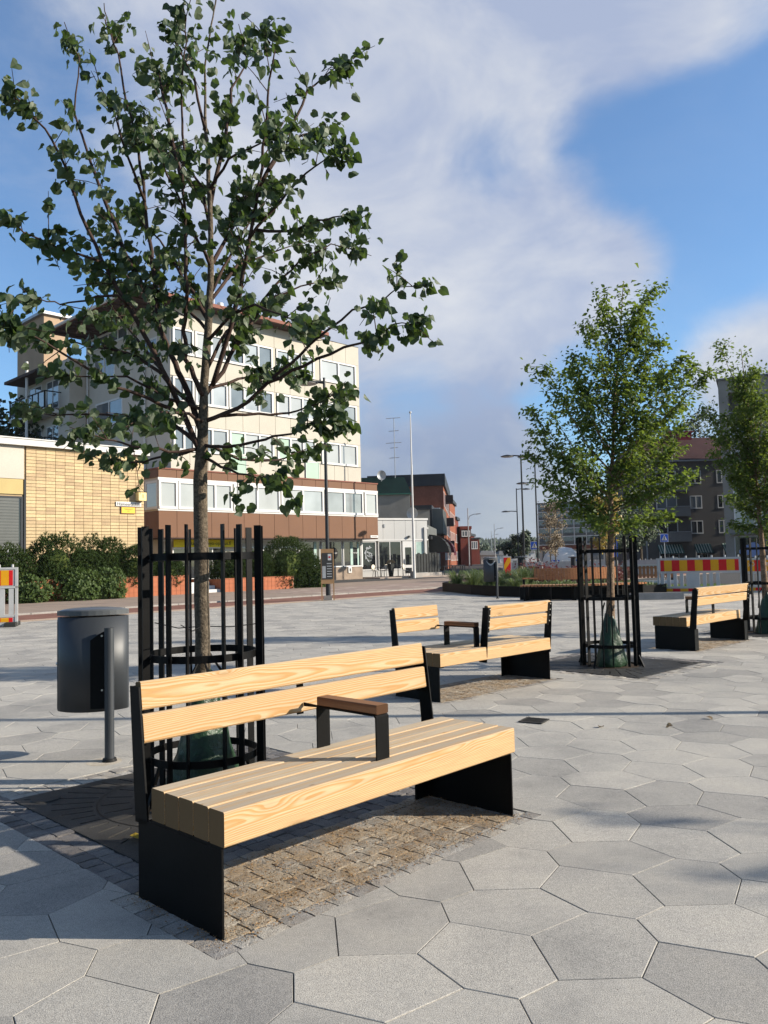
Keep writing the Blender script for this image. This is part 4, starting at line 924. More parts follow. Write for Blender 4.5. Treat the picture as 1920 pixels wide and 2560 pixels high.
part('frame', M['brownroof'], sg, (-.39, .39, -.025, -.005, -.18, .17)); part('plate', M['plaque'], sg, (-.36, .36, -.034, -.024, -.15, .14))
for k, (l, z) in enumerate(((.24, .06), (.17, .02), (.06, -.05))): part('print_line', M['brownroof'], sg, (-l, l, -.038, -.033, z - .008, z + .008))

# apartment tower over a brown shop podium
T0, V0 = 24.17, 41.3
t = building('apartment_building', 'cream five-storey block with white windows above a brown panelled shop storey', T0, V0)
PLn = 17.93; n = 15
part('podium_core', M['creamwall'], t, (.06, PLn - .06, .06, 14, 2.95, 6.9)); part('podium_soffit', M['soffit'], t, (.02, PLn - .02, .02, 14, 2.90, 2.952))
part('podium_roof', M['brownroof'], t, (-.05, PLn + .05, -.05, 14.1, 6.92, 7.0))
for k in range(n):
    a0, a1 = k * PLn / n + .012, (k + 1) * PLn / n - .012
    part('panel', M['brown'], t, (a0, a1, 0, .055, 2.96, 4.50)); part('panel', M['brown'], t, (a0, a1, 0, .055, 6.44, 6.92))
for k in range(5):
    part('panel', M['brown'], t, (0, .055, .06 + k * 1.2, 1.24 + k * 1.2, 2.96, 4.50)); part('panel', M['brown'], t, (0, .055, .06 + k * 1.2, 1.24 + k * 1.2, 6.44, 6.92))
    part('panel', M['brown'], t, (PLn - .055, PLn, .06 + k * 1.2, 1.24 + k * 1.2, 2.96, 4.50)); part('panel', M['brown'], t, (PLn - .055, PLn, .06 + k * 1.2, 1.24 + k * 1.2, 6.44, 6.92))
part('window_band', M['whitepaint'], t, (-.03, PLn + .03, -.03, .06, 4.51, 4.62), (-.03, PLn + .03, -.03, .06, 6.28, 6.43))
for a0, a1, nn in ((.02, 1.25, 1), (1.3, 2.55, 1), (2.6, 5.1, 2), (5.2, 8.85, 2), (8.95, 12.65, 2), (12.75, 16.45, 2), (16.6, PLn - .02, 1)): window(t, 'v', a0, a1, .03, 4.63, 6.27, nn, 'blind', 'whitepaint', .13, .08)
for a0 in (.1, 1.6, 3.1): window(t, 'u', a0, a0 + 1.4, .03, 4.63, 6.27, 1, 'blind', 'whitepaint', .13)
# shop front below, set back
SV = 1.2
part('shop_core', M['creamwall'], t, (.9, PLn - .65, SV + .15, 13, 0, 2.94)); part('plinth', M['basewall'], t, (11.0, PLn - .55, SV - .05, SV + .16, 0, .90)); part('shop_lintel', M['whitepaint'], t, (1.0, PLn - .55, SV - .04, SV + .16, 2.78, 2.93))
part('shop_corner', M['whitepaint'], t, (PLn - .62, PLn - .5, SV - .06, SV + .2, .90, 2.92))
shop = []
for a0, a1 in ((11.35, 13.30), (13.42, 15.4), (15.5, 17.3)): shop.append(window(t, 'v', a0, a1, SV, .95, 2.80, 1, 'darkglass', 'whitepaint', .07))
for a0, a1 in ((1.6, 3.4), (3.5, 5.3), (6.4, 8.2), (8.3, 11.2)): window(t, 'v', a0, a1, SV, .45, 2.42, 2, 'darkglass', 'whitepaint', .08)
part('pale_curtain', M['curtain'], t, (16.2, 16.45, SV - .035, SV - .028, 1.05, 2.75), (16.9, 17.05, SV - .035, SV - .028, 1.05, 2.75), (12.7, 12.95, SV - .035, SV - .028, 1.05, 2.75))
for k, w_ in enumerate(shop):
    cx = (12.55, 14.55, 16.6)[k]; b = MB(); b.tube([(cx, SV - .034, 1.92), (cx, SV - .028, 1.92)], .42, 28); ds = b.build('window_disc', M['black'], w_)
    text('window_lettering', 'silverjungle', .15, M['whitepaint'], w_, (cx, SV - .04, 1.95), (pi / 2, 0, 0), .002)
sg = thing('shop_banner', 'yellow banner sign with black lettering above the shop door behind the lime trunk', 'sign', G(T0 + 1.62, V0 + SV - .10, 2.42), GY)
part('board', M['yellow'], sg, (0, 4.85, -.04, .0, 0, .46)); text('lettering', 'okau', .34, M['black'], sg, (1.25, -.046, .22), (pi / 2, 0, .0)); text('lettering', 'ejo-opetus.fi', .34, M['black'], sg, (3.25, -.046, .22), (pi / 2, 0, 0))
sg = thing('podium_name_plate', 'tiny white name plate at the lower corner of the brown podium', 'sign', G(T0 + 17.1, V0 - .01, 3.0), GY); part('plate', M['whitepaint'], sg, (0, .78, -.03, -.002, 0, .17)); part('print_line', M['black'], sg, (.12, .66, -.034, -.029, .07, .10))
bx_ = thing('meter_box', 'small white box on the stone plinth of the shop', 'box', G(T0 + 15.9, V0 + SV - .06, .5), GY); part('case', M['whitepaint'], bx_, (0, .32, -.06, 0, 0, .42)); part('slot', M['black'], bx_, (.1, .22, -.066, -.058, .1, .32))
# tower: front plane at local y .5, from local x 1.12 to 16.8
TA, TB, TF = 1.12, 16.80, .5
part('tower_core', M['creamwall'], t, (TA + .06, TB - .02, TF + .07, 11.4, 6.9, 16.9))
rows_ = [(7.02, 8.12), (9.76, 11.03), (12.65, 13.98), (15.64, 17.0)]; m_ = 12
for z0, z1 in rows_:
    for k in range(m_): part('facade_panel', M['creampanel'], t, (TA + k * (TB - TA) / m_ + .012, TA + (k + 1) * (TB - TA) / m_ - .012, TF, TF + .066, z0, z1))
    part('ledge', M['zinc'], t, (TA, TB, TF - .03, TF + .05, z1 + .004, z1 + .03))
bays = [(1.3, 2.75, 2, 'glass'), (2.85, 5.2, 2, 'paleglass'), (5.3, 8.8, 3, ['glass', 'paleglass', 'glass']), (9.1, 12.45, 3, 'paleglass'), (13.0, 16.45, 2, 'blind')]
for fl, (z0, z1) in enumerate(((8.16, 9.72), (11.07, 12.60), (14.02, 15.60))):
    for k, (a0, a1, nn, pm) in enumerate(bays): window(t, 'v', a0, a1, TF + .03, z0, z1, nn, pm if not (fl == 0 and k in (2, 3)) else ['greenglass', 'blind', 'blind'], 'whitepaint', .12, .09)
    for a0, a1 in ((12.5, 12.95), (8.83, 9.07), (16.5, TB)): part('pier', M['creampanel'], t, (a0, a1, TF + .01, TF + .068, z0 - .03, z1 + .03))
for a0 in (5.35, 11.5): 
    gb = part('glass_balustrade', M['greenglass'], t, (a0, a0 + 1.15, TF - .07, TF - .05, 7.05, 8.2)); part('handrail', M['galv'], gb, (a0 - .03, a0 + 1.18, TF - .09, TF - .03, 8.2, 8.24)); part('stile', M['galv'], gb, (a0 - .03, a0, TF - .09, TF - .03, 7.0, 8.2), (a0 + 1.15, a0 + 1.18, TF - .09, TF - .03, 7.0, 8.2))
b = MB(); b.hexa([(-1.55, -.55, 16.98), (12.95, -.55, 16.98), (12.95, 11.4, 16.98), (-1.55, 11.4, 16.98)], [(-1.55, -.55, 17.20), (12.95, -.55, 17.20), (12.95, 11.4, 17.2), (-1.55, 11.4, 17.2)]); rf_ = b.build('roof', M['brownroof'], t)
b = MB(); b.hexa([(-1.5, -.5, 16.94), (12.9, -.5, 16.94), (12.9, 11.3, 16.94), (-1.5, 11.3, 16.94)], [(-1.5, -.5, 16.975), (12.9, -.5, 16.975), (12.9, 11.3, 16.975), (-1.5, 11.3, 16.975)]); b.build('soffit', M['soffit'], rf_)
for k in range(12): q = -.4 + k * 1.0; part('rafter', M['soffit'], rf_, (-1.45, TA, q, q + .12, 16.84, 16.938))
MB().tube([(-1.62, -.6, 17.1), (-1.62, 11.4, 17.1)], .09, 8).build('gutter', M['whitepaint'], rf_)
part('roof_vent', M['galv'], rf_, (4.0, 4.5, 3, 3.5, 17.3, 18.3)); b = MB().cyl(5.4, 2.2, 17.2, 20.4, .05, n=8); b.build('mast', M['whitepaint'], rf_); MB().cyl(5.9, 2.2, 17.9, 18.4, .25, .2, 14).build('dome', M['whitepaint'], rf_)
# side of the tower (local x = TA): windows, pipes, balcony bay, chimney wing
for a0, a1, z0, z1, nn in ((7.3, 10.2, 13.65, 15.3, 2), (6.3, 10.0, 10.6, 12.3, 2), (6.3, 10.0, 7.7, 9.3, 2), (2.0, 3.6, 13.65, 15.3, 1), (5.6, 10.8, 16.0, 16.85, 4)): window(t, 'u', a0, a1, TA + .06, z0, z1, nn, 'glass', 'whitepaint', .12)
for a0 in (3.4, 11.0): MB().tube([(TA - .05, a0, 7), (TA - .05, a0, 16.8)], .06, 8).build('downpipe', M['whitepaint'], t)
part('rear_wing', M['creamwall'], t, (0, 9, 11.41, 20.2, 6.9, 15.6), (0, 9, 14.01, 20.2, 0, 6.89)); 
ch = part('chimney', M['tan'], t, (.0, 1.7, 15.5, 20.2, 15.601, 19.55)); part('chimney_cap', M['galv'], ch, (-.25, 1.95, 15.25, 20.45, 19.55, 19.75), (.4, 1.3, 16.6, 18.6, 19.75, 20.2))
for z0 in (12.2, 9.0):
    bl = part('balcony', M['whitepaint'], t, (-1.2, -.002, 12.6, 18.6, z0 - .25, z0)); 
    part('rail', M['black'], bl, (-1.2, -1.14, 12.6, 18.6, z0 + 1.15, z0 + 1.22), (-1.2, -.03, 12.6, 12.66, z0 + 1.15, z0 + 1.22), (-1.2, -1.14, 12.6, 18.6, z0 + .06, z0 + .11))
    for k in range(7): part('baluster', M['black'], bl, (-1.21, -1.13, 12.6 + k * .98, 12.68 + k * .98, z0, z0 + 1.2))
    part('balcony_pane', M['glass'], bl, (-1.175, -1.165, 12.7, 18.5, z0 + .12, z0 + 1.1))
    window(t, 'u', 13.0, 15.0, -.002, z0 + .2, z0 + 2.3, 2, 'glass', 'whitepaint', .1); window(t, 'u', 15.8, 18.0, -.002, z0 + .2, z0 + 2.3, 2, 'glass', 'whitepaint', .1)
MB().cyl(-1.2, 15.5, 5, 15.9, .10, n=10).build('balcony_column', M['whitepaint'], t); part('balcony_canopy', M['soffit'], t, (-1.5, 0, 12.4, 18.8, 14.75, 14.95))

# white single-storey corner shop
WZ = R(27); t = building('white_shop', 'low white panelled corner shop with dark windows beside the podium', 0, 0, WZ, (-1.85, 60.6, 0))
WL = 6.9; t.scale = (.848, 1, 1)
part('core', M['creamwall'], t, (0, WL, .1, 12, 0, 4.5)); part('platform', M['walkslab2'], t, (-.1, WL + .2, -3.4, .1, 0, .12))
for k in range(6): part('panel', M['housewhite'], t, (k * WL / 6 + .01, (k + 1) * WL / 6 - .01, 0, .1, 2.95, 4.42))
part('cornice', M['whitepaint'], t, (-.05, WL + .06, -.06, 12.1, 4.42, 4.56)); part('lintel', M['whitepaint'], t, (-.05, WL + .05, -.05, .1, 2.82, 2.94)); part('sill', M['housewhite'], t, (0, WL, 0, .1, .12, .62))
w1_ = window(t, 'v', .12, 1.55, .02, .62, 2.80, 1, 'darkglass', 'whitepaint', .07); window(t, 'v', 1.8, 4.1, .02, .62, 2.80, 2, 'darkglass', 'whitepaint', .06); window(t, 'v', 5.6, 6.55, .02, .62, 2.80, 1, 'curtain', 'whitepaint', .07)
dw = part('door', M['whitepaint'], t, (4.25, 5.45, -.03, .1, .12, 2.78)); part('door_glass', M['darkglass'], dw, (4.5, 5.15, -.04, -.025, .95, 2.3), (4.5, 5.15, -.04, -.025, .3, .72)); part('door_handle', M['galv'], dw, (4.40, 4.44, -.09, -.03, 1.0, 1.4))
em = MB()
for k in range(16):   # crescent-shaped beast emblem
    a = R(60 + k * 15); r0, r1 = (.40 - .10 * sin(pi * k / 15)), .43 + .05 * sin(k * 2.1); q = R(60 + (k + 1) * 15)
    em.add([(.85 + r0 * cos(a), -.028, 1.85 + r0 * 1.3 * sin(a)), (.85 + r1 * cos(a), -.028, 1.85 + r1 * 1.3 * sin(a)), (.85 + r1 * cos(q), -.028, 1.85 + r1 * 1.3 * sin(q)), (.85 + r0 * cos(q), -.028, 1.85 + r0 * 1.3 * sin(q))], [(0, 1, 2, 3)])
for (ax, az, bx2, bz, th) in ((.62, 2.0, 1.15, 1.85, .07), (.8, 1.95, .95, 1.55, .05), (1.05, 1.86, 1.12, 1.5, .05), (.7, 2.22, 1.1, 2.34, .05), (.95, 1.7, 1.2, 1.72, .04), (.66, 1.75, .86, 1.62, .05)):
    dx, dz = bx2 - ax, bz - az; l = hypot(dx, dz); em.add([(ax - dz / l * th, -.03, az + dx / l * th), (ax + dz / l * th, -.03, az - dx / l * th), (bx2 + dz / l * th * .4, -.03, bz - dx / l * th * .4), (bx2 - dz / l * th * .4, -.03, bz + dx / l * th * .4)], [(0, 1, 2, 3)])
em.build('emblem', M['galv'], w1_, recalc=False)
part('mount', M['galv'], t, (2.35, 2.5, -.06, 0, 3.85, 4.1)); MB().cyl(4.9, -.12, 3.05, 3.2, .14, .1, 10).build('wall_light', M['zinc'], t); part('duct', M['housewhite'], t, (6.5, 6.75, -.12, 0, 1.6, 3.7), (6.5, 6.95, -.12, 0, 3.7, 3.85))
for k, (mn, nm, lb) in enumerate((('awnblack', 'awning', 'black rounded awning on the side of the white shop'), ('awnred', 'awning', 'burgundy rounded awning behind the black one'))):
    aw = thing('awning', lb, 'awning', ((3.75, 68.0, 1.9), (4.75, 74.5, 1.9))[k], R(82)); b = MB(); v = []; n_ = 8
    for j in range(n_ + 1):
        a = j / n_ * pi / 2
        for s_, l in ((0, 0), (1, 3.0)): v.append((l, -1.65 * sin(a), 1.5 * cos(a) ))
    b.add(v, [(2 * j, 2 * j + 1, 2 * j + 3, 2 * j + 2) for j in range(n_)]); b.add([(0, 0, 0)] + [(0, -1.65 * sin(j / n_ * pi / 2), 1.5 * cos(j / n_ * pi / 2)) for j in range(n_ + 1)], [tuple(range(n_ + 2))])
    b.build('canopy', M[mn], aw); part('valance', M[mn], aw, (0, 3, -1.67, -1.64, -.25, 0)); part('frame_bar', M['black'], aw, (0, 3, -1.635, -1.6, -.03, 0))
    for q in (0, 1, 2, 3): b = MB(); b.tube([(q, -1.66 * sin(j / 5 * pi / 2), 1.51 * cos(j / 5 * pi / 2)) for j in range(6)], .02, 4); b.build('rib', M['black'], aw)
sw = building('shop_wing', 'grey glazed shop side wall beneath the two rounded awnings', 0, 0, R(82), (3.62, 67.2, 0)); part('wall', M['zinc'], sw, (0, 10, .02, 4, 0, 4.2))
for k in range(8): window(sw, 'v', .2 + k * 1.2, 1.3 + k * 1.2, .02, .3, 2.4, 2, 'darkglass', 'zinc', .08)
part('eave', M['darkclad'], sw, (-.2, 10, -.3, 4.2, 3.0, 3.25))

# grey house with green mansard roof and its side facing the street
t = building('grey_house', 'grey rendered house with dark green tin mansard roof behind the white shop', 0, 0, R(1), (-4.0, 79.5, 0))
part('wall', M['grey2'], t, (0, 6.6, 0, 14, 0, 7.9)); b = MB(); b.hexa([(-.15, -.15, 7.9), (6.75, -.15, 7.9), (6.75, 14.2, 7.9), (-.15, 14.2, 7.9)], [(0, .5, 9.6), (6.1, .5, 9.6), (6.1, 13.5, 9.6), (0, 13.5, 9.6)]); rf_ = b.build('roof', M['greenroof'], t)
part('eave_trim', M['greentin'], rf_, (-.2, 6.8, -.2, 14.3, 7.8, 7.92)); window(t, 'v', .3, 1.3, 0, 4.9, 6.8, 1, 'glass', 'whitepaint', .1)
b = MB()
for k in range(10): b.box(6.74 - .02, 6.76 + .02, .3 + k * 1.4, .36 + k * 1.4, 7.95, 8.0)
for k in range(4): part('side_window', M['glass'], t, (6.59, 6.63, 1 + k * 3.2, 2.1 + k * 3.2, 4.9, 6.4))
part('street_wall', M['creamwall'], t, (6.601, 6.62, 0, 14, 0, 7.8)); part('vent_box', M['galv'], t, (-2.3, -1.0, 2, 3, 7.6, 8.9))
part('rear_block', M['grey2'], t, (6.7, 8.6, 1.0, 9, 0, 6.3)); part('flat_roof', M['darkclad'], t, (6.66, 8.7, .9, 9.1, 6.3, 6.42))
def dish(label, loc, rz, r_):
    d = thing('satellite_dish', label, 'satellite dish', loc, rz); n = 20; v = [(0, .18 * r_ * 2, 0)]
    for k, (q, dd) in enumerate(((.5, .25), (1.0, 0))): v += [(q * r_ * cos(2 * pi * j / n), dd * r_, q * r_ * 1.08 * sin(2 * pi * j / n)) for j in range(n)]
    fs = [(0, 1 + (j + 1) % n, 1 + j) for j in range(n)] + [(1 + j, 1 + (j + 1) % n, 1 + n + (j + 1) % n, 1 + n + j) for j in range(n)]
    b = MB(); b.add(v, fs); q = b.build('dish', M['galv'], d, smooth=True); MB().tube([(0, .3 * r_, -.5 * r_), (0, .4 * r_, -1.3 * r_)], .05, 6).build('mast', M['galv'], d); MB().tube([(0, 0, -1.0 * r_), (0, -.8 * r_, -.3 * r_)], .025, 5).build('feed_arm', M['galv'], d); return d
dish('pale satellite dish on the green mansard roof', (-.15, 79, 9.7), R(10), .45); dish('large grey satellite dish behind the flagpole above the white shop', (2.45, 70, 5.35), R(-15), .5)
an = thing('roof_antenna', 'tall thin television antenna on the green roof', 'antenna', (1.2, 80, 9.5)); MB().cyl(0, 0, 0, 6.0, .035, n=6).build('mast', M['galv'], an)
for z, l in ((6.0, 1.3), (4.7, .9), (3.5, 1.4), (3.0, .7), (2.0, .9)): MB().tube([(-l * .6, 0, z), (l * .5, .1, z + .08)], .03, 4).build('boom', M['galv'], an)

# dark clad block and the row of red houses along the street
t = building('dark_block', 'black clad shop block with grey projecting upper floor by the street', 0, 0, R(83), (5.0, 84, 0))
part('wall', M['darkclad'], t, (0, 9, 0, 3.5, 0, 7.0)); part('upper_front', M['zinc'], t, (.4, 8.6, -1.1, 0, 4.0, 6.6)); part('lower_front', M['zinc'], t, (.6, 8.4, -.3, 0, .2, 3.6))
for k in range(5): part('upright', M['darkclad'], t, (.4 + k * 2.0, .5 + k * 2.0, -1.13, -1.1, 4.0, 6.6))
t = building('red_brick_house', 'tall red brick house with black roof edge and white glazed bay', 0, 0, R(84), (7.05, 95, 0))
part('wall', M['redbrick'], t, (0, 26, 0, 9, 0, 10.0)); part('street_skin', M['orangebrick'], t, (.02, 26, -.02, 0, 0, 10.0)); part('roof', M['darkclad'], t, (-.2, 26, -.25, 9, 10.0, 11.4))
bay = part('glazed_bay', M['whitepaint'], t, (-1.2, 0, .4, 6.2, 5.6, 5.75), (-1.2, 0, .4, 6.2, 7.1, 7.3), (-1.2, -1.05, .4, .55, 5.75, 7.1), (-1.2, -1.05, 3.2, 3.3, 5.75, 7.1), (-1.2, -1.05, 6.05, 6.2, 5.75, 7.1)); part('pane', M['glass'], bay, (-1.12, -1.08, .5, 6.1, 5.75, 7.1))
part('bay_roof', M['darkclad'], t, (-1.3, 0, .3, 6.3, 4.9, 5.6))
for fl in range(3):
    for k in range(8): window(t, 'v', .8 + k * 3.1, 2.4 + k * 3.1, -.02, 1.2 + fl * 3.2, 3.0 + fl * 3.2, 2, 'glass', 'whitepaint', .1)
for k in range(3): part('balcony', M['darkclad'], t, (7, 9.5, -1.0, -.02, 2.6 + 2.9 * k, 3.6 + 2.9 * k))
for nm, lab, loc, rz, l, d, h, mt_ in (('red_house', 'orange-red street house with stepped front beyond the red brick house', (9.9, 121.5, 0), 82, 16, 7, 10.2, 'orangebrick'), ('red_house', 'dark red low street house with white top window bay', (12.2, 138, 0), 80, 6, 6, 8.0, 'red3'), ('red_house', 'small red house at the far end of the red row', (17.2, 165, 0), 78, 12, 4, 6.0, 'red3')):
    t = building(nm, lab, 0, 0, R(rz), loc); part('wall', M[mt_], t, (0, l, 0, d, 0, h)); part('roof', M['darkclad'], t, (-.2, l + .2, -.3, d + .3, h, h + .5))
    for fl in range(int(h / 3)):
        for k in range(max(1, int(l / 3))): window(t, 'v', .5 + k * 3, 1.6 + k * 3, 0, 1.0 + fl * 3.0, 2.5 + fl * 3.0, 2, 'glass', 'whitepaint', .12)
        window(t, 'u', 1.0, 2.6, 0, 1.0 + fl * 3.0, 2.5 + fl * 3.0, 2, 'glass', 'whitepaint', .12)
t = building('red_house', 'red rendered gable house facing the square at the street bend', 0, 0, R(10), (13.2, 140, 0)); part('wall', M['red3'], t, (0, 1.9, 0, 9, 0, 6.4)); part('top_bay', M['zinc'], t, (.1, 1.8, -.1, 0, 5.0, 6.2)); part('roof', M['red3'], t, (-.1, 2.0, -.15, 9, 6.4, 6.9))
window(t, 'v', .2, 1.7, -.1, 5.1, 6.1, 3, 'glass', 'whitepaint', .1)
t = building('red_house', 'low pinkish house beyond the red gable house', 0, 0, R(10), (17.6, 168, 0)); part('wall', M['red3'], t, (0, 2.2, 0, 8, 0, 5.3)); part('roof', M['darkclad'], t, (-.2, 2.4, -.2, 8, 5.3, 5.6)); window(t, 'v', .4, 1.8, 0, 3.2, 4.8, 3, 'glass', 'whitepaint', .12)

# far glazed-balcony block
t = building('balcony_block', 'distant pale block with rows of glazed balconies behind the leafy tree', 0, 0, R(-14), (26.8, 140, 0))
part('core', M['housewhite'], t, (0, 14, .3, 12, 0, 10.4)); part('roof', M['zinc'], t, (-.2, 14.2, -.2, 12, 10.4, 10.6), (8.5, 10, 3, 5, 10.6, 11.5)); part('shop_band', M['redbrick'], t, (0, 14, -.3, .3, 2.5, 3.1)); part('shop_wall', M['creamwall'], t, (0, 14, .0, .3, 0, 2.5))
for k in range(5): part('shop_glass', M['glass'], t, (.5 + k * 2.7, 2.6 + k * 2.7, -.05, 0, .6, 2.2))
for fl in range(5):
    z0 = 3.3 + fl * 1.42; part('balcony_front', M['zinc'], t, (0, 14, -.2, .3, z0, z0 + .5)); part('floor_edge', M['whitepaint'], t, (0, 14, -.24, -.2, z0 - .08, z0 + .04))
    for k in range(7): part('balcony_pane', M['glass'], t, (k * 2 + .12, k * 2 + 1.9, -.1, -.05, z0 + .55, z0 + 1.34))
for k in range(8): part('divider', M['whitepaint'], t, (k * 2 - .06, k * 2 + .06, -.28, -.2, 3.2, 10.4))

# grey apartment houses on the right
t = building('grey_apartment_house', 'dark grey apartment house with red tiled roof and green striped awnings', 0, 0, R(0), (28.9, 93, 0))
part('wall', M['grey'], t, (0, 12, 0, 11, 0, 12.0)); b = MB(); b.hexa([(-.4, -.5, 12.0), (12, -.5, 12.0), (12, 11.5, 12.0), (-.4, 11.5, 12.0)], [(2.5, 5, 15.4), (12, 5, 15.4), (12, 6, 15.4), (2.5, 6, 15.4)]); rf_ = b.build('roof', M['roofred'], t)
part('gutter', M['galv'], rf_, (-.45, 12, -.62, -.5, 11.9, 12.05)); part('chimney', M['chimred'], rf_, (5.6, 8.8, 4.5, 6.0, 14.6, 16.0)); part('chimney_cap', M['chimred'], rf_, (5.4, 9.0, 4.3, 6.2, 16.0, 16.15)); MB().tube([(1.3, -.08, 0), (1.3, -.08, 12)], .09, 8).build('downpipe', M['galv'], t)
for fl in range(3):
    z0 = 3.55 + fl * 2.9; nn = []
    for a0, a1 in ((.2, 1.0), (2.6, 5.0), (6.5, 7.9), (9.7, 10.9)): window(t, 'v', a0, a1, 0, z0, z0 + 1.5, 2, 'glass' if (fl + int(a0)) % 2 else 'darkglass', 'whitepaint', .1)
    bl = part('balcony', M['greyband'], t, (3.6, 6.1, -1.2, 0, z0 - .9, z0 + .2)); part('balcony_rail', M['galv'], bl, (3.55, 6.15, -1.25, -1.2, z0 + .2, z0 + .27))
for a0, a1 in ((2.5, 5.3), (6.7, 8.6), (9.9, 11.2)):
    window(t, 'v', a0 + .2, a1 - .3, 0, .5, 2.1, 2, 'darkglass', 'whitepaint', .1); b = MB(); b.hexa([(a0, -1.0, 1.35), (a1, -1.0, 1.35), (a1, -.9, 1.3), (a0, -.9, 1.3)], [(a0, -.12, 2.35), (a1, -.12, 2.35), (a1, -.02, 2.3), (a0, -.02, 2.3)]); aw = b.build('awning', M['awngreen'], t)
    for k in range(int((a1 - a0) / .3)): q = a0 + .08 + k * .3; b = MB(); b.hexa([(q, -1.015, 1.365), (q + .1, -1.015, 1.365), (q + .1, -1.005, 1.35), (q, -1.005, 1.35)], [(q, -.135, 2.365), (q + .1, -.135, 2.365), (q + .1, -.125, 2.36), (q, -.125, 2.36)]); b.build('stripe', M['awnpale'], aw)
t = building('tall_grey_block', 'tall grey apartment block cut by the right picture edge', 0, 0, R(-25), (33.8, 80, 0))
part('wall', M['grey2'], t, (0, 13, 0, 14, 0, 14.6), (0, .9, 0, 14, 14.6, 17.2), (3.4, 13, 0, 14, 14.6, 17.2), (.9, 3.4, 2.5, 14, 14.6, 17.2), (0, 13, 0, 14, 17.2, 18.5)); part('roof', M['zinc'], t, (-.15, 13, -.15, 14, 18.5, 18.7)); part('loggia_rail', M['galv'], t, (.9, 3.4, .05, .1, 15.2, 15.28))
for fl in range(4): window(t, 'v', .9, 3.6, 0, 3.9 + fl * 2.9, 5.6 + fl * 2.9, 3, ['blind', 'glass', 'blind'], 'whitepaint', .12); window(t, 'v', 5.2, 8.6, 0, 3.9 + fl * 2.9, 5.6 + fl * 2.9, 3, ['glass', 'blind', 'glass'], 'whitepaint', .12)
w_ = window(t, 'v', .8, 4.0, 0, .3, 2.9, 1, 'darkglass', 'galv', .1); b = MB()
for (cx, cz, r_) in ((1.9, 1.5, .5), (2.5, 1.65, .6), (3.1, 1.5, .5), (2.5, 1.35, .55), (1.5, 1.35, .3)): b.tube([(cx, -.05 - .002 * r_, cz), (cx, -.04, cz)], r_, 20)
b.build('cloud_print', M['cloudblue'], w_); window(t, 'v', 4.4, 8, 0, .3, 2.9, 3, 'darkglass', 'galv', .1); part('canopy', M['zinc'], t, (.5, 9, -.8, 0, 3.0, 3.2))
# far town
rh = random.Random(3)
for k, (x_, y_, w0, h, mm) in enumerate(((27, 190, 7, 1.9, 'housewhite'), (20.8, 175, 3.5, 1.9, 'creamwall'), (36, 235, 8, 2.6, 'housewhite'), (87, 620, 12, 4, 'creamwall'), (108, 700, 14, 4, 'housewhite'), (26, 215, 5, 2.2, 'creamwall'))):
    LB = ('white house with grey roof beyond the street lamps', 'small cream house low on the left of the street end', 'white house in the trees right of the street', 'cream house halfway up the wooded slope', 'far white house at the foot of the wooded hill', 'pale house closing the far end of the street')
    t = building('far_house', LB[k], 0, 0, R(6), (x_, y_, (0, 0, 0, 4.2, 8.0, 0)[k])); part('wall', M[mm], t, (0, w0, 0, 8, 0, h)); b = MB(); b.hexa([(-.4, -.4, h), (w0 + .4, -.4, h), (w0 + .4, 8.4, h), (-.4, 8.4, h)], [(1, 4, h + 1), (w0 - 1, 4, h + 1), (w0 - 1, 4.3, h + 1), (1, 4.3, h + 1)]); b.build('roof', M['farroof'], t)
    for q in range(int(w0 / 2.4)): window(t, 'v', .6 + q * 2.4, 1.9 + q * 2.4, 0, h - 1.3, h - .25, 1, 'glass', 'whitepaint', .12)
# wooded hill
b = MB(); nx, ny = 60, 14; v = []
for j in range(ny + 1):
    for i in range(nx + 1):
        a, q = i / nx, j / ny; hx_ = -700 + 2000 * a; hy = 520 + 700 * q; v.append((hx_, hy, -.06 + 24 * (math.sin(pi * min(1, q * 1.2) * .55) ** 1.2) * (.9 + .07 * sin(a * 9 + 1) + .06 * sin(a * 41)) * min(1, a * 6) + (0 if j else -2)))
b.add(v, [(j * (nx + 1) + i, j * (nx + 1) + i + 1, (j + 1) * (nx + 1) + i + 1, (j + 1) * (nx + 1) + i) for j in range(ny) for i in range(nx)]); struct('hill', b, M['hillwood'], smooth=True)
b = MB(); rr = random.Random(6)
for k in range(2600):
    hx_, q = rr.uniform(0, 360), rr.random() ** 1.5 * .9; a = (hx_ + 700) / 2000; hy = 520 + 700 * q
    z = 24 * (math.sin(pi * min(1, q * 1.2) * .55) ** 1.2) * (.9 + .07 * sin(a * 9 + 1) + .06 * sin(a * 41)); r_ = rr.uniform(2.0, 4.0); h = rr.uniform(4, 8)
    n_ = 5; ph = rr.uniform(0, 6); o_ = len(b.v); b.v += [(hx_ + r_ * cos(ph + 2 * pi * j / n_), hy + r_ * sin(ph + 2 * pi * j / n_), z + h * .3 * rr.uniform(.5, 1.2)) for j in range(n_)] + [(hx_, hy, z + h)]; b.f += [(o_ + j, o_ + (j + 1) % n_, o_ + n_) for j in range(n_)]; b.t += [0] * n_
o = b.build('hill_trees', M['hillwood'], None, recalc=False); tag(o, 'distant wood covering the hill at the end of the street', 'wood', kind='stuff')

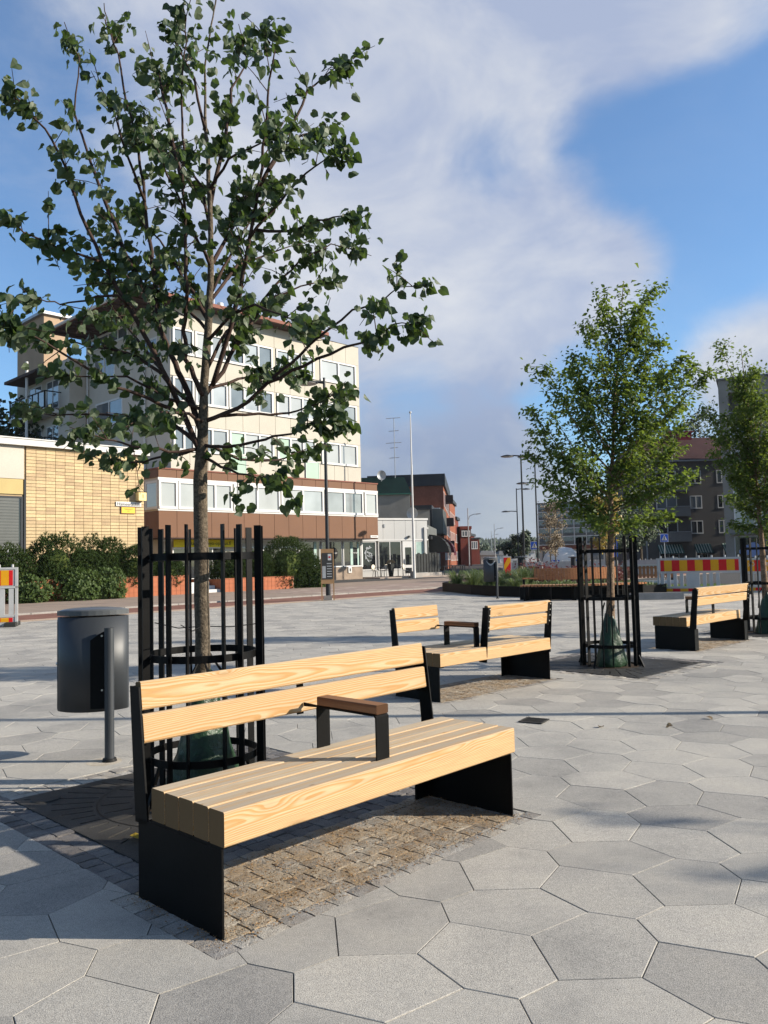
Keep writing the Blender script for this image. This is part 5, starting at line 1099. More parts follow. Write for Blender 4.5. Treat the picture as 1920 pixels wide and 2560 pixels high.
# ---------------------------------------------------------------- tiled planters, pine bushes, steps
tm = mesh('tile', *(lambda q: (q.v, q.f))(MB().box(-.108, .108, -.008, .008, -.1, .1)), M['redtile'])
def planter(label, u0, u1, v0, v1, h):
    t = thing('tiled_planter', label, 'planter', G(u0, v0), GY, 'red tiled planters'); l = u1 - u0; d = v1 - v0
    part('wall', M['tilejoint'], t, (0, l, 0, .25, 0, h), (0, .25, .25, d, 0, h), (l - .25, l, .25, d, 0, h)); part('soil', M['soil'], t, (.25, l - .25, .25, d, 0, h - .06)); part('coping', M['redtile'], t, (-.02, l + .02, -.02, .27, h, h + .03))
    for i in range(int(l / .23)):
        for k in range(int(h / .21)): obj('tile', tm, t, (.115 + i * .23, -.004, .105 + k * .21))
    for i in range(int(d / .23)):
        for k in range(int(h / .21)):
            o_ = obj('tile', tm, t, (-.004, .115 + i * .23, .105 + k * .21), pi / 2)
planter('long red tiled planter under the pine bushes left of the steps', 9.0, 20.3, 32.0, 35.6, .86)
planter('short red tiled planter under the pine bush right of the steps', 22.2, 26.4, 32.0, 35.2, .64)
sp_ = thing('entrance_steps', 'white concrete entrance steps between the two red planters', 'steps', G(20.3, 32.3), GY)
for k in range(3): part('step', M['whitepaint'], sp_, (.05, 1.85, .45 * k, .45 * k + .45, 0, .17 * (k + 1)))
def bush(label, u_, v_, zt, ru, zb=.75, kind='pine', n=1500, seed=0, group='pine bushes in the planters', name='pine_bush'):
    rr = random.Random(seed); c = G(u_, v_); t = thing(name, label, 'bush', c, 0, group); b = MB(); hz = (zt - zb) * .62; zc = zt - hz
    lumps = [(Vector((rr.gauss(0, 1), rr.gauss(0, 1), rr.gauss(.3, .7))).normalized(), rr.uniform(.05, .22)) for _ in range(9)]
    def surf(d):
        q = 1.0
        for l, a in lumps: q += a * max(0, d.dot(l) - .72) * 3.2
        q *= 1 - .10 * max(0, sin(d.x * 9 + seed)) * max(0, sin(d.z * 7 + 1)); return q
    core = MB(); nu, nv = 14, 9; v = []
    for j in range(nv + 1):
        th = pi * j / nv
        for i in range(nu):
            ph = 2 * pi * i / nu; d = Vector((sin(th) * cos(ph), sin(th) * sin(ph), cos(th))); q = .58 * surf(d); v.append((d.x * ru * q, d.y * ru * q, zc + d.z * hz * q))
    core.add(v, [(j * nu + i, j * nu + (i + 1) % nu, (j + 1) * nu + (i + 1) % nu, (j + 1) * nu + i) for j in range(nv) for i in range(nu)]); cr = core.build('inner_mass', M['pine' if kind == 'pine' else 'shrub'], t)
    for k in range(n):
        d = Vector((rr.gauss(0, 1), rr.gauss(0, 1), rr.gauss(.12, 1))).normalized(); q = surf(d) * rr.uniform(.74, 1.04); p = Vector((d.x * ru * q, d.y * ru * q, zc + d.z * hz * q))
        ax = (d + Vector((rr.gauss(0, .35), rr.gauss(0, .35), .7))).normalized(); e1 = ax.orthogonal().normalized(); e2 = ax.cross(e1)
        if kind == 'pine':
            L = rr.uniform(.09, .17)
            for j in range(7):
                a = 2 * pi * j / 7 + rr.uniform(-.3, .3); o_ = (e1 * cos(a) + e2 * sin(a)); s_ = (-e1 * sin(a) + e2 * cos(a)) * .014; tip = p + ax * L * .8 + o_ * L * .55; i0 = len(b.v); b.v += [tuple(p - s_), tuple(p + s_), tuple(tip)]; b.f.append((i0, i0 + 1, i0 + 2)); b.t.append(0)
        else:
            for j in range(4):
                a = 2 * pi * j / 4 + rr.uniform(-.5, .5); o_ = (e1 * cos(a) + e2 * sin(a)); s_ = (-e1 * sin(a) + e2 * cos(a)) * .032; tip = p + ax * .08 + o_ * .10; md = p.lerp(tip, .5); i0 = len(b.v); b.v += [tuple(p), tuple(md + s_), tuple(tip), tuple(md - s_)]; b.f.append((i0, i0 + 1, i0 + 2, i0 + 3)); b.t.append(0)
    o_ = b.build('foliage', M['pine' if kind == 'pine' else 'shrub'], t, recalc=False); o_['kind'] = 'stuff'; return t
BU = [(12.6, 32.9, 2.05, 1.1, 'low pine bush behind the red and white barrier'), (11.0, 33.2, 2.3, 1.2, 'pine bush at the far left picture edge'), (14.35, 32.9, 2.72, 1.05, 'tallest pine bush under the left end of the yellow bricks'), (15.75, 32.9, 2.1, .85, 'rounded pine bush at the front of the long planter'), (16.75, 33.2, 2.6, .95, 'tall pine bush below the middle of the yellow brick wall'), (17.95, 32.9, 2.2, .95, 'pine bush below the street name plate'), (19.55, 32.9, 1.9, .85, 'small pine bush seen through the left bars of the near tree guard'), (23.2, 33.0, 1.75, .8, 'low pine bush just right of the lime trunk'), (24.6, 32.9, 1.9, .9, 'pine bush seen through the right bars of the near tree guard'), (26.6, 32.9, 2.75, 1.25, 'big pine bush at the right end of the planters'), (27.6, 32.6, 1.75, .95, 'outermost pine bush spilling over the pavement beside the shop')]
for k, (a, q, z, r_, lb) in enumerate(BU): bush(lb, a, q, z, r_, .32 if k not in (9, 10) else .1, 'pine', 2900, 30 + k)
for k, (a, q, z, r_, lb) in enumerate(((12.9, 31.9, .95, .75, 'glossy low shrub spilling over the planter beside the barrier'), (14.9, 31.75, 1.25, .9, 'wide glossy leaved shrub covering the planter wall'), (16.2, 31.8, 1.25, .7, 'glossy leaved shrub right of the wide one'), (27.9, 32.0, .9, .6, 'light green shrub at the foot of the last pine bush'))): bush(lb, a, q, z, r_, .05, 'leaf', 900, 60 + k, 'glossy shrubs on the planter wall', 'glossy_shrub')

# ---------------------------------------------------------------- street lamps, flagpole, signs
def lamp(label, loc, h, arms, name='street_lamp', r0=.085, mat='lamp'):
    t = thing(name, label, 'street lamp', loc, 0, 'street lamps'); MB().tube([(0, 0, 0), (0, 0, 1.1), (0, 0, 1.15), (0, 0, h)], [r0, r0, r0 * .78, r0 * .55], 12).build('pole', M[mat], t); MB().cyl(0, 0, 0, .06, r0 * 2, n=14).build('base_plate', M['stone'], t)
    for z, dx, dy in arms:
        l = hypot(dx, dy); a = MB().tube([(0, 0, z - .04), (dx * .5, dy * .5, z), (dx * .8, dy * .8, z)], [.045, .04, .035], 8).build('arm', M[mat], t)
        b = MB(); n = 18; v = []
        for rr_, zz in ((.02, .10), (.22, .05), (.34, 0), (.35, -.03), (.30, -.05)): v += [(dx + rr_ * cos(2 * pi * j / n) * 1.2, dy + rr_ * sin(2 * pi * j / n), z - .03 + zz) for j in range(n)]
        b.add(v, [(i * n + j, i * n + (j + 1) % n, (i + 1) * n + (j + 1) % n, (i + 1) * n + j) for i in range(4) for j in range(n)] + [tuple(range(n))]); hd = b.build('lamp_head', M[mat], a, smooth=True)
        b = MB().cyl(dx, dy, z - .085, z - .075, .36, n=18); b.build('lens', M['plastic'], hd)
    return t
lamp('tall dark street lamp with one disc head in front of the brown podium', (-2.04, 28.6, 0), 7.95, [(7.80, -.62, -.1)])
lamp('dark street lamp left of the leafy tree, with the highest visible head', (8.62, 50, 0), 7.75, [(7.68, -.85, 0)])
lamp('dark street lamp half hidden by the leafy tree crown', (10.8, 57, 0), 8.6, [(8.5, -.8, 0), (6.6, -.95, 0)])
lamp('slim double-armed dark street lamp farther down the street', (12.9, 78, 0), 8.0, [(7.95, .95, 0), (5.8, -1.1, 0)])
lamp('street lamp beyond the right picture edge near the benches', (8.4, 6.55, 0), 8.0, [(7.8, -.62, 0)])
def arclamp(label, loc, h, s):
    t = thing('street_lamp', label, 'street lamp', loc, 0, 'street lamps'); MB().tube([(0, 0, 0), (0, 0, h)], [.11, .07], 8).build('pole', M['galv'], t)
    MB().tube([(0, 0, h - 1.9), (.25 * s, 0, h - 1.2), (.8 * s, 0, h - .95), (1.5 * s, 0, h - .9)], .05, 6).build('arm', M['galv'], t); MB().tube([(1.2 * s, 0, h - .92), (1.9 * s, 0, h - .86)], [.09, .06], 6).build('lamp_head', M['galv'], t)
arclamp('grey street lamp with curved arm at the red houses', (12.5, 120, 0), 8.8, 1); arclamp('farther grey curved street lamp near the hill', (23.2, 170, 0), 8.4, 1); arclamp('smallest grey street lamp at the end of the street', (28.5, 215, 0), 8.4, 1)
fp_ = thing('flagpole', 'tall white flagpole in front of the white shop', 'flagpole', (2.04, 57, 0)); MB().tube([(0, 0, 0), (0, 0, 4.2), (0, 0, 4.25), (0, 0, 8.0), (0, 0, 8.05), (0, 0, 11.75)], [.095, .085, .07, .062, .055, .035], 10).build('pole', M['whitepaint'], fp_); MB().tube([(0, 0, 11.75), (0, 0, 11.8), (0, 0, 11.88), (0, 0, 11.93)], [.04, .09, .09, .03], 10).build('finial', M['galv'], fp_)
def crossing(label, loc, h):
    t = thing('crossing_sign', label, 'sign', loc, 0, 'pedestrian crossing signs'); MB().cyl(0, .03, 0, h + .3, .03, n=8).build('pole', M['galv'], t); part('plate', M['whitepaint'], t, (-.31, .31, -.01, .01, h - .31, h + .31)); part('blue_field', M['blue'], t, (-.285, .285, -.016, -.009, h - .285, h + .285))
    b = MB(); b.add([(-.24, -.02, h - .2), (.24, -.02, h - .2), (0, -.02, h + .24)], [(0, 1, 2)]); b.build('triangle', M['whitepaint'], t, recalc=False)
    b = MB(); b.tube([(0, -.026, h + .12), (0, -.024, h + .12)], .035, 8); b.tube([(0, -.025, h + .09), (.01, -.025, h - .03)], .022, 5); b.tube([(.01, -.025, h - .03), (.07, -.025, h - .15)], .016, 5); b.tube([(.01, -.025, h - .03), (-.06, -.025, h - .15)], .016, 5); b.tube([(0, -.025, h + .06), (-.07, -.025, h - .02)], .012, 5); b.build('walker_symbol', M['black'], t)
    for k in range(4): part('zebra_bar', M['black'], t, (-.2 + k * .11, -.15 + k * .11, -.025, -.021, h - .195, h - .165))
crossing('blue pedestrian crossing sign left of the leafy tree', (11.5, 62, 0), 2.2); crossing('blue pedestrian crossing sign in front of the grey house', (21.5, 62, 0), 2.55)
ps = thing('parking_sign', 'blue parking sign behind the middle tree guard', 'sign', (17.0, 60, 0)); MB().cyl(0, .03, 0, 2.7, .03, n=8).build('pole', M['galv'], ps); part('plate', M['blue'], ps, (-.3, .3, -.01, .01, 1.9, 2.6)); text('lettering', 'P', .6, M['whitepaint'], ps, (0, -.014, 2.26), (pi / 2, 0, 0)); part('lower_plate', M['blue'], ps, (-.3, .3, -.01, .01, 1.2, 1.85))
# timber poster stand around the foot of the lamp
ab = thing('poster_stand', 'timber poster stand with a black poster around the lamp post foot', 'sign', (-2.04, 28.45, 0), R(4))
for s in (-1, 1):
    for d in (-.14, .22): part('leg', M['plywood'], ab, (s * .21 - .02, s * .21 + .02, d - .02, d + .02, 0, 1.80))
part('top_board', M['plywood'], ab, (-.23, .23, -.165, -.14, 1.62, 1.80)); part('lower_board', M['plywood'], ab, (-.23, .23, -.165, -.14, .58, .74))
ps = part('poster', M['poster'], ab, (-.19, .19, -.172, -.16, .74, 1.66)); part('poster_badge', M['whitepaint'], ps, (.02, .14, -.176, -.171, 1.40, 1.62)); part('poster_figure', M['plastic'], ps, (-.18, -.06, -.176, -.171, .78, 1.2)); 
for k in range(6): part('poster_line', M['plastic'], ps, (-.02, .15, -.176, -.171, .82 + k * .09, .85 + k * .09))
part('red_mark', M['red'], ps, (.045, .115, -.179, -.1755, 1.48, 1.54)); part('concrete_foot', M['stone'], ab, (-.14, .14, -.05, .2, 0, .16))

# ---------------------------------------------------------------- barriers
def barrier(label, loc, rz, l=2.0, h=1.15, posts=True):
    t = thing('site_barrier', label, 'barrier', loc, rz, 'red and yellow site barriers')
    fr_ = part('frame', M['plastic'], t, (0, l, -.025, .025, h - .05, h), (0, l, -.03, .03, h - .50, h - .45), (0, l, -.025, .025, .22, .27), (0, l, -.03, .03, .03, .08), (0, .06, -.03, .03, .081, h - .051), (l - .06, l, -.03, .03, .081, h - .051))
    for z0, z1, nm in ((h - .445, h - .055, 'warning_board'), (.085, .215, 'lower_board')):
        bo = part(nm, M['plastic'], t, (.065, l - .065, -.016, .016, z0, z1)); n = 11; ln_ = (l - .22) / 10
        for k in range(n):
            a0 = .11 + (k - .5) * ln_; a1 = a0 + ln_; a0, a1 = max(a0, .11), min(a1, l - .11)
            part('stripe', M['red' if k % 2 == 0 else 'orange'], bo, (a0, a1 - .001, -.021, -.0155, z0 + .015, z1 - .015))
    for k in range(9):
        if k == 4: part('pale', M['plastic'], t, (.1 + k * .2, .1 + k * .2 + .3, -.02, .02, .275, h - .505)); continue
        a0 = .1 + k * .2 + (.1 if k > 4 else 0); part('pale', M['plastic'], t, (a0, min(a0 + .11, l - .07), -.02, .02, .275, h - .505))
    if posts:
        for k in range(7): MB().cyl(.12 + k * (l - .24) / 6, 0, h, h + .07, .03, .028, 8).build('stud', M['plastic'], t)
    for a in (.12, l - .12): part('rubber_foot', M['rubber'], t, (a - .12, a + .12, -.4, .4, 0, .10))
    return t
BH = 1.16
barrier('red and yellow site barrier right of the leafy tree, nearest the road', (9.03, 26.85, 0), R(-25), 2.6, 1.2)
barrier('red and yellow barrier with scribbled graffiti behind the far bench', (11.45, 26.1, 0), R(-10), 2.4, 1.15)
gt = bpy.data.objects[[o_.name for o_ in bpy.data.objects if o_.get('label', '').startswith('red and yellow barrier with')][0]]
rr = random.Random(9)
for c in (.35, .85, 1.3): MB().tube([(c + .09 * cos(k * 1.1) * (1 + .2 * sin(k * 3)), -.024, .95 + .08 * sin(k * 1.7)) for k in range(12)], .006, 4).build('graffiti', M['whitepaint'], gt)
barrier('red and yellow site barrier cut by the left picture edge', (-10.75, 18.85, 0), R(16), 2.0, 1.40)
for k in range(4): 
    t = barrier(('white barrier panel in the far row, %s' % ('at its left end', 'second from its left end', 'second from its right end', 'at its right end')[k]), (8.4 + k * 2.1, 54 - k * 1.3, 0), R(-32), 2.2, 1.0)
    for o_ in list(t.children):
        if o_.name.startswith(('warning_board', 'lower_board')):
            for c in list(o_.children): bpy.data.objects.remove(c)
    t['group'] = 'white barriers in the far row'
mk_ = thing('marker_post', 'slanted red and yellow striped marker board behind the planted bed', 'marker', (6.34, 42, 0), R(4)); part('board', M['plastic'], mk_, (-.22, .22, -.03, .03, .35, 1.40)); part('red_face', M['red'], mk_, (-.18, .18, -.04, -.029, .40, 1.34))
b = MB(); b.add([(-.18, -.045, .62), (.18, -.045, 1.12), (.18, -.045, 1.34), (.04, -.045, 1.34), (-.18, -.045, .95)], [(0, 1, 2, 3, 4)]); b.build('yellow_stripe', M['orange'], mk_, recalc=False); part('foot', M['rubber'], mk_, (-.3, .3, -.25, .25, 0, .12), (-.04, .04, -.02, .02, .12, .36)); part('knob', M['plastic'], mk_, (-.04, .04, -.03, .03, 1.4, 1.5))
sc_ = thing('site_cabin', 'small white site cabin behind the marker board', 'cabin', (9.2, 60, 0), R(6)); part('box', M['container'], sc_, (0, 1.3, 0, 1.6, .2, 1.15)); part('roof', M['whitepaint'], sc_, (-.05, 1.35, -.05, 1.65, 1.15, 1.22)); part('door', M['zinc'], sc_, (.3, .8, -.03, 0, .25, 1.05)); part('skids', M['rubber'], sc_, (.1, .3, 0, 1.6, 0, .2), (1.0, 1.2, 0, 1.6, 0, .2))
tn = thing('event_tent', 'small white domed tent with blue panels beyond the far barriers', 'tent', (16.2, 74, 0)); b = MB(); n = 16; v = [(0, 0, 2.2)]
for r_, z in ((.9, 2.05), (1.5, 1.6), (1.75, 1.0), (1.8, 0)): v += [(r_ * cos(2 * pi * j / n), r_ * sin(2 * pi * j / n), z) for j in range(n)]
b.add(v, [(0, 1 + j, 1 + (j + 1) % n) for j in range(n)] + [(1 + i * n + j, 1 + i * n + (j + 1) % n, 1 + (i + 1) * n + (j + 1) % n, 1 + (i + 1) * n + j) for i in range(3) for j in range(n)]); b.build('canopy', M['whitepaint'], tn, smooth=True); part('blue_panel', M['blue'], tn, (-1.4, -.6, -1.7, -1.6, 0, 1.0), (.6, 1.4, -1.7, -1.6, 0, 1.0))

# ---------------------------------------------------------------- planted bed, bollards, curved bench, lawn
PB = [(2.4, 33.9), (3.2, 30.2), (4.0, 28.3), (4.75, 27.2), (5.6, 26.5), (6.6, 26.0), (8.0, 25.6), (9.2, 26.6), (9.4, 34), (8.0, 40), (4.0, 41)]
bed = thing('planted_bed', 'raised planting bed with black steel edging behind the two-sided bench', 'planting bed', (0, 0, 0)); b = MB(); b.prism(PB[::-1] if area(PB) < 0 else PB, 0, .28); b.build('soil', M['soil'], bed)
for i in range(len(PB)):
    p, q = Vector((*PB[i], 0)), Vector((*PB[(i + 1) % len(PB)], 0)); d = (q - p).normalized(); nrm = Vector((d.y, -d.x, 0)) * (-.03 if area(PB) < 0 else .03); b = MB(); b.hexa([p, q, q + nrm, p + nrm], [w_ + Vector((0, 0, .36)) for w_ in (p, q, q + nrm, p + nrm)]); b.build('edge_plate', M['steel'], bed)
def tuft(label, x_, y_, h, r_, mat, n, seed, name='ornamental_grass', cat='grass', group='ornamental grasses in the bed', leafy=False, z0=.27):
    rr = random.Random(seed); t = thing(name, label, cat, (x_, y_, z0), 0, group); b = MB()
    for k in range(n):
        a = rr.uniform(0, 2 * pi); d = Vector((cos(a), sin(a), 0)); s_ = Vector((-sin(a), cos(a), 0)) * rr.uniform(.008, .014); p = d * rr.uniform(0, r_ * .35); hh = h * rr.uniform(.55, 1.1); reach = r_ * rr.uniform(.4, 1.3)
        m1, m2, m3 = p + d * reach * .3 + Vector((0, 0, hh * .65)), p + d * reach * .7 + Vector((0, 0, hh * .95)), p + d * reach * 1.1 + Vector((0, 0, hh * rr.uniform(.6, 1.0)))
        i0 = len(b.v)
        if leafy:
            c = p + d * reach * rr.uniform(.2, .9) + Vector((0, 0, hh * rr.uniform(.3, 1))); e_ = Vector((rr.gauss(0, 1), rr.gauss(0, 1), rr.gauss(0, .6))).normalized() * .075; f_ = e_.cross(Vector((rr.gauss(0, 1), rr.gauss(0, 1), 1))).normalized() * .03
            b.v += [tuple(c - e_), tuple(c + f_), tuple(c + e_), tuple(c - f_)]; b.f.append((i0, i0 + 1, i0 + 2, i0 + 3)); b.t.append(0)
        else:
            b.v += [tuple(p - s_), tuple(p + s_), tuple(m1 + s_), tuple(m1 - s_), tuple(m2 + s_ * .7), tuple(m2 - s_ * .7), tuple(m3)]; b.f += [(i0, i0 + 1, i0 + 2, i0 + 3), (i0 + 3, i0 + 2, i0 + 4, i0 + 5), (i0 + 5, i0 + 4, i0 + 6)]; b.t += [0, 0, 0]
    b.build('blades' if not leafy else 'foliage', M[mat], t, recalc=False)['kind'] = 'stuff'
    if leafy:
        b = MB()
        for k in range(7): a = k * .9; b.tube([(0, 0, 0), (cos(a) * r_ * .5, sin(a) * r_ * .5, h * .7)], .008, 4, caps=False)
        b.build('stems', M['bark2'], t)
GL = [(2.85, 32.6, .60, .5), (3.35, 31.2, .62, .55), (3.75, 32.4, .66, .5), (4.2, 29.8, .40, .45), (3.9, 30.2, .58, .5), (5.0, 29.6, .66, .55), (5.35, 30.4, .72, .5), (4.7, 31.5, .6, .5), (4.55, 28.6, .35, .4)]
GN = ('ornamental grass clump at the pointed left end of the bed', 'second grass clump from the bed\'s left end', 'tall grass clump behind the left end of the bed', 'short grass clump in front of the bin post', 'grass clump just left of the bin in the bed', 'grass clump just right of the bin in the bed', 'tall grass clump left of the dark column', 'grass clump behind the bin in the bed', 'low grass clump at the front edge of the bed')
for k, (x_, y_, h, r_) in enumerate(GL): tuft(GN[k], x_, y_, h, r_, 'grassl', 170, 80 + k)
for k, (x_, y_, h, r_, lb) in enumerate(((5.55, 31.2, .95, .5, 'dark red shrub in front of the marker board'), (6.1, 30.2, .8, .5, 'dark red shrub behind the left end of the slatted bench'), (7.0, 29.2, .75, .55, 'dark red shrub behind the middle of the slatted bench'), (8.0, 28.6, .75, .55, 'dark red shrub behind the right part of the slatted bench'))): tuft(lb, x_, y_, h, r_, 'redleaf', 420, 95 + k, 'red_shrub', 'shrub', 'red shrubs in the bed', True)
b = MB(); rr = random.Random(12)
for k in range(5200):
    x_, y_ = rr.uniform(2.6, 9.2), rr.uniform(25.9, 34)
    if not (x_ > 2.6 + max(0, (33.5 - y_) * .28) and y_ > 26.4 + max(0, (6.4 - x_) * 1.05)): continue
    h = rr.uniform(.04, .2); a = rr.uniform(0, 6.28); i0 = len(b.v); b.v += [(x_ - .03 * cos(a), y_ - .03 * sin(a), .28), (x_ + .03 * cos(a), y_ + .03 * sin(a), .28), (x_ + rr.gauss(0, .05), y_ + rr.gauss(0, .05), .28 + h)]; b.f.append((i0, i0 + 1, i0 + 2)); b.t.append(0)
o = b.build('ground_cover', M['grassl'], None, recalc=False); tag(o, 'low green ground cover filling the planted bed', 'ground cover', kind='stuff')
lb_ = litter_bin('dark litter bin with a pale crescent opening standing in the planted bed', (3.52, 26.95, .0), R(-8), (.19, -.14), .56, 1.30, True)
def bollard(label, x_, y_, h=1.33, r_=.14):
    t = thing('column_light', label, 'bollard', (x_, y_, 0), 0, 'dark column lights'); MB().cyl(0, 0, 0, h - .05, r_, n=18).build('column', M['lamp'], t); MB().tube([(0, 0, h - .06), (0, 0, h - .04), (0, 0, h), (0, 0, h + .01)], [r_, r_ * 1.9, r_ * 2.0, r_ * 1.8], 20).build('cap', M['lidpaint'], t)
bollard('dark capped column at the left end of the slatted bench', 5.56, 33, 1.36); bollard('dark capped column behind the slatted bench', 10.25, 44, 1.3); bollard('dark capped column in front of the grey house', 14.2, 40, 1.15)
cb = thing('slatted_bench', 'long curved reddish slatted bench with dark frame along the bed', 'bench', (0, 0, 0))
def arc(t_): x_ = 4.25 + t_ * 3.75; return Vector((x_, 25.25 - .95 * t_ + 1.1 * t_ * t_ - .2 * sin(pi * t_), 0))
nb_ = 38
for k in range(nb_):
    t_ = (k + .5) / nb_; p = arc(t_); d = arc(t_ + .01) - arc(t_ - .01); a = atan2(d.y, d.x)
    o_ = beam(.58, .055, .082, .004); o_ = o_.build('seat_slat', M['slat_red'], cb); o_.location = (p.x, p.y, .46); o_.rotation_euler = (0, 0, a)
    if .09 < t_ < .84:
        q = p + Vector((-sin(a), cos(a), 0)) * .36; o_ = beam(.03, .36, .084, .004).build('back_slat', M['slat_red'], cb); o_.location = (q.x, q.y, .80); o_.rotation_euler = (-.12, 0, a)
for k in range(6):
    t_ = .03 + k * .188; p = arc(t_); d = arc(t_ + .01) - arc(t_ - .01); a = atan2(d.y, d.x); b = MB(); b.box(-.03, .03, -.26, .30, 0, .428); o_ = b.build('leg', M['steel'], cb, (p.x, p.y, 0), a)
b = MB()
for k in range(12):
    p, q = arc(k / 12), arc((k + 1) / 12); n_ = Vector((0, .42, 0)); b.hexa([p + n_, q + n_, q + n_ * 1.07, p + n_ * 1.07], [w_ + Vector((0, 0, .40)) for w_ in (p + n_, q + n_, q + n_ * 1.07, p + n_ * 1.07)])
b.build('rear_panel', M['steel'], cb)
p = arc(.04); part('armrest', M['slat_red'], cb, (p.x - .12, p.x + .35, p.y + .1, p.y + .22, .66, .70)); part('armrest_post', M['steel'], cb, (p.x - .1, p.x - .04, p.y + .12, p.y + .2, .43, .66))
b = MB(); b.add([(7.9, 27.3, .012), (13.5, 27.1, .012), (14, 34, .012), (8.2, 36, .012)], [(0, 1, 2, 3)]); struct('lawn', b, M['lawn'], recalc=False)
b = MB(); rr = random.Random(5)
for k in range(7000):
    x_, y_ = rr.uniform(8.3, 13.4), rr.uniform(27.4, 33); h = rr.uniform(.05, .16); a = rr.uniform(0, 6.28); i0 = len(b.v); b.v += [(x_ - .015 * cos(a), y_ - .015 * sin(a), 0), (x_ + .015 * cos(a), y_ + .015 * sin(a), 0), (x_ + rr.gauss(0, .04), y_ + rr.gauss(0, .04), h)]; b.f.append((i0, i0 + 1, i0 + 2)); b.t.append(0)
o = b.build('grass', M['lawn'], None, recalc=False); tag(o, 'bright green grass beside the red and yellow barrier', 'grass', kind='stuff')
ks = thing('stone_block', 'low grey stone block at the right end of the slatted bench', 'stone', (7.3, 24.2, 0), R(-8)); b = MB(); b.extr([(-.2, 0), (.2, 0), (.18, .20), (-.17, .21)], 'x', 0, 1.5); b.build('block', M['stone'], ks)
bf = thing('slatted_fence', 'distant brown slatted fence left of the red and yellow barrier', 'fence', (9.6, 38, 0), R(-14))
for k in range(22): part('slat', M['slat_red'], bf, (k * .17, k * .17 + .12, -.02, .02, .25, .80))
part('rail', M['plywood'], bf, (-.05, 3.8, .021, .06, .35, .42), (-.05, 3.8, .021, .06, .68, .75)); part('top_rail', M['creampanel'], bf, (-.05, 3.8, -.05, .07, .80, .86)); part('kerb', M['whitepaint'], bf, (-.1, 3.9, -.3, -.15, 0, .14))
for k in range(3): part('post', M['steel'], bf, (.1 + k * 1.7, .18 + k * 1.7, .06, .1, 0, .8))
# cafe in front of the white shop
def chair(label, x_, y_, a):
    t = thing('cafe_chair', label, 'chair', (x_, y_, .12), a, 'cafe chairs'); MB().cyl(0, 0, .42, .46, .2, n=14).build('seat', M['wicker'], t)
    for q in (.6, 2.2, 3.7, 5.3): MB().tube([(.15 * cos(q), .15 * sin(q), .43), (.2 * cos(q), .2 * sin(q), 0)], .018, 5).build('leg', M['black'], t)
    b = MB(); b.tube([(0, .19, .72), (0, .22, .72)], .21, 16); o_ = b.build('backrest', M['wicker'], t); MB().tube([(-.15, .18, .45), (-.17, .2, .75)], .014, 5).build('back_rod', M['black'], t); MB().tube([(.15, .18, .45), (.17, .2, .75)], .014, 5).build('back_rod', M['black'], t)
chair('round-backed cafe chair nearest the podium', -.75, 60.1, .9); chair('round-backed cafe chair left of the tall planter pot', -.1, 60.4, -2.2); chair('round-backed cafe chair right of the tall planter pot', 1.55, 60.9, 1.3)
for x_, y_, lb in ((-.35, 59.9, 'small cafe table between the two left chairs'), (.95, 60.4, 'small cafe table right of the tall pot')):
    t = thing('cafe_table', lb, 'table', (x_, y_, .12), 0, 'cafe tables'); MB().cyl(0, 0, .70, .73, .34, n=16).build('tabletop', M['darkclad'], t); MB().cyl(0, 0, 0, .70, .03, n=8).build('leg', M['black'], t); MB().cyl(0, 0, 0, .03, .2, n=10).build('foot', M['black'], t)
pt = thing('planter_pot', 'tall black tapered pot with a dry plant among the cafe chairs', 'plant pot', (.42, 60.2, .12)); MB().tube([(0, 0, 0), (0, 0, .95)], [.16, .27], 4).build('pot', M['awnblack'], pt)
b = MB(); rr = random.Random(4)
for k in range(160): d = Vector((rr.gauss(0, 1), rr.gauss(0, 1), abs(rr.gauss(0, .8)))).normalized() * .3; i0 = len(b.v); b.v += [(d.x, d.y, .98 + d.z * .6), (d.x + .05, d.y, 1.0 + d.z * .6), (d.x * 1.1, d.y * 1.1 + .02, 1.06 + d.z * .7)]; b.f.append((i0, i0 + 1, i0 + 2)); b.t.append(0)
b.build('plant', M['dull'], pt, recalc=False)
fn = thing('railing', 'black picket railing at the right corner of the cafe terrace', 'railing', (2.1, 58.6, 0), R(50)); part('kerb_wall', M['stone'], fn, (0, 3.2, -.15, .15, 0, .35))
for k in range(9): part('picket', M['awnblack'], fn, (.1 + k * .34, .36 + k * .34, -.03, .03, .38, 1.75 + .08 * (k % 2)))
part('rail', M['awnblack'], fn, (0, 3.2, .031, .07, .6, .68), (0, 3.2, .031, .07, 1.45, 1.53)); part('post_block', M['stone'], fn, (-.3, -.02, -.16, .16, 0, .5))
for k, (x_, y_) in enumerate(((5.3, 67.5), (6.2, 70.5), (6.6, 73))):
    t = thing('terrace_table', ('dark terrace table nearest the black awning', 'dark terrace table below the burgundy awning', 'farthest dark terrace table along the street')[k], 'table', (x_, y_, 0), .3, 'terrace tables'); part('tabletop', M['darkclad'], t, (-.6, .6, -.35, .35, .70, .75))
    for sx in (-.5, .5):
        for sy in (-.28, .28): part('leg', M['darkclad'], t, (sx - .03, sx + .03, sy - .03, sy + .03, 0, .70))

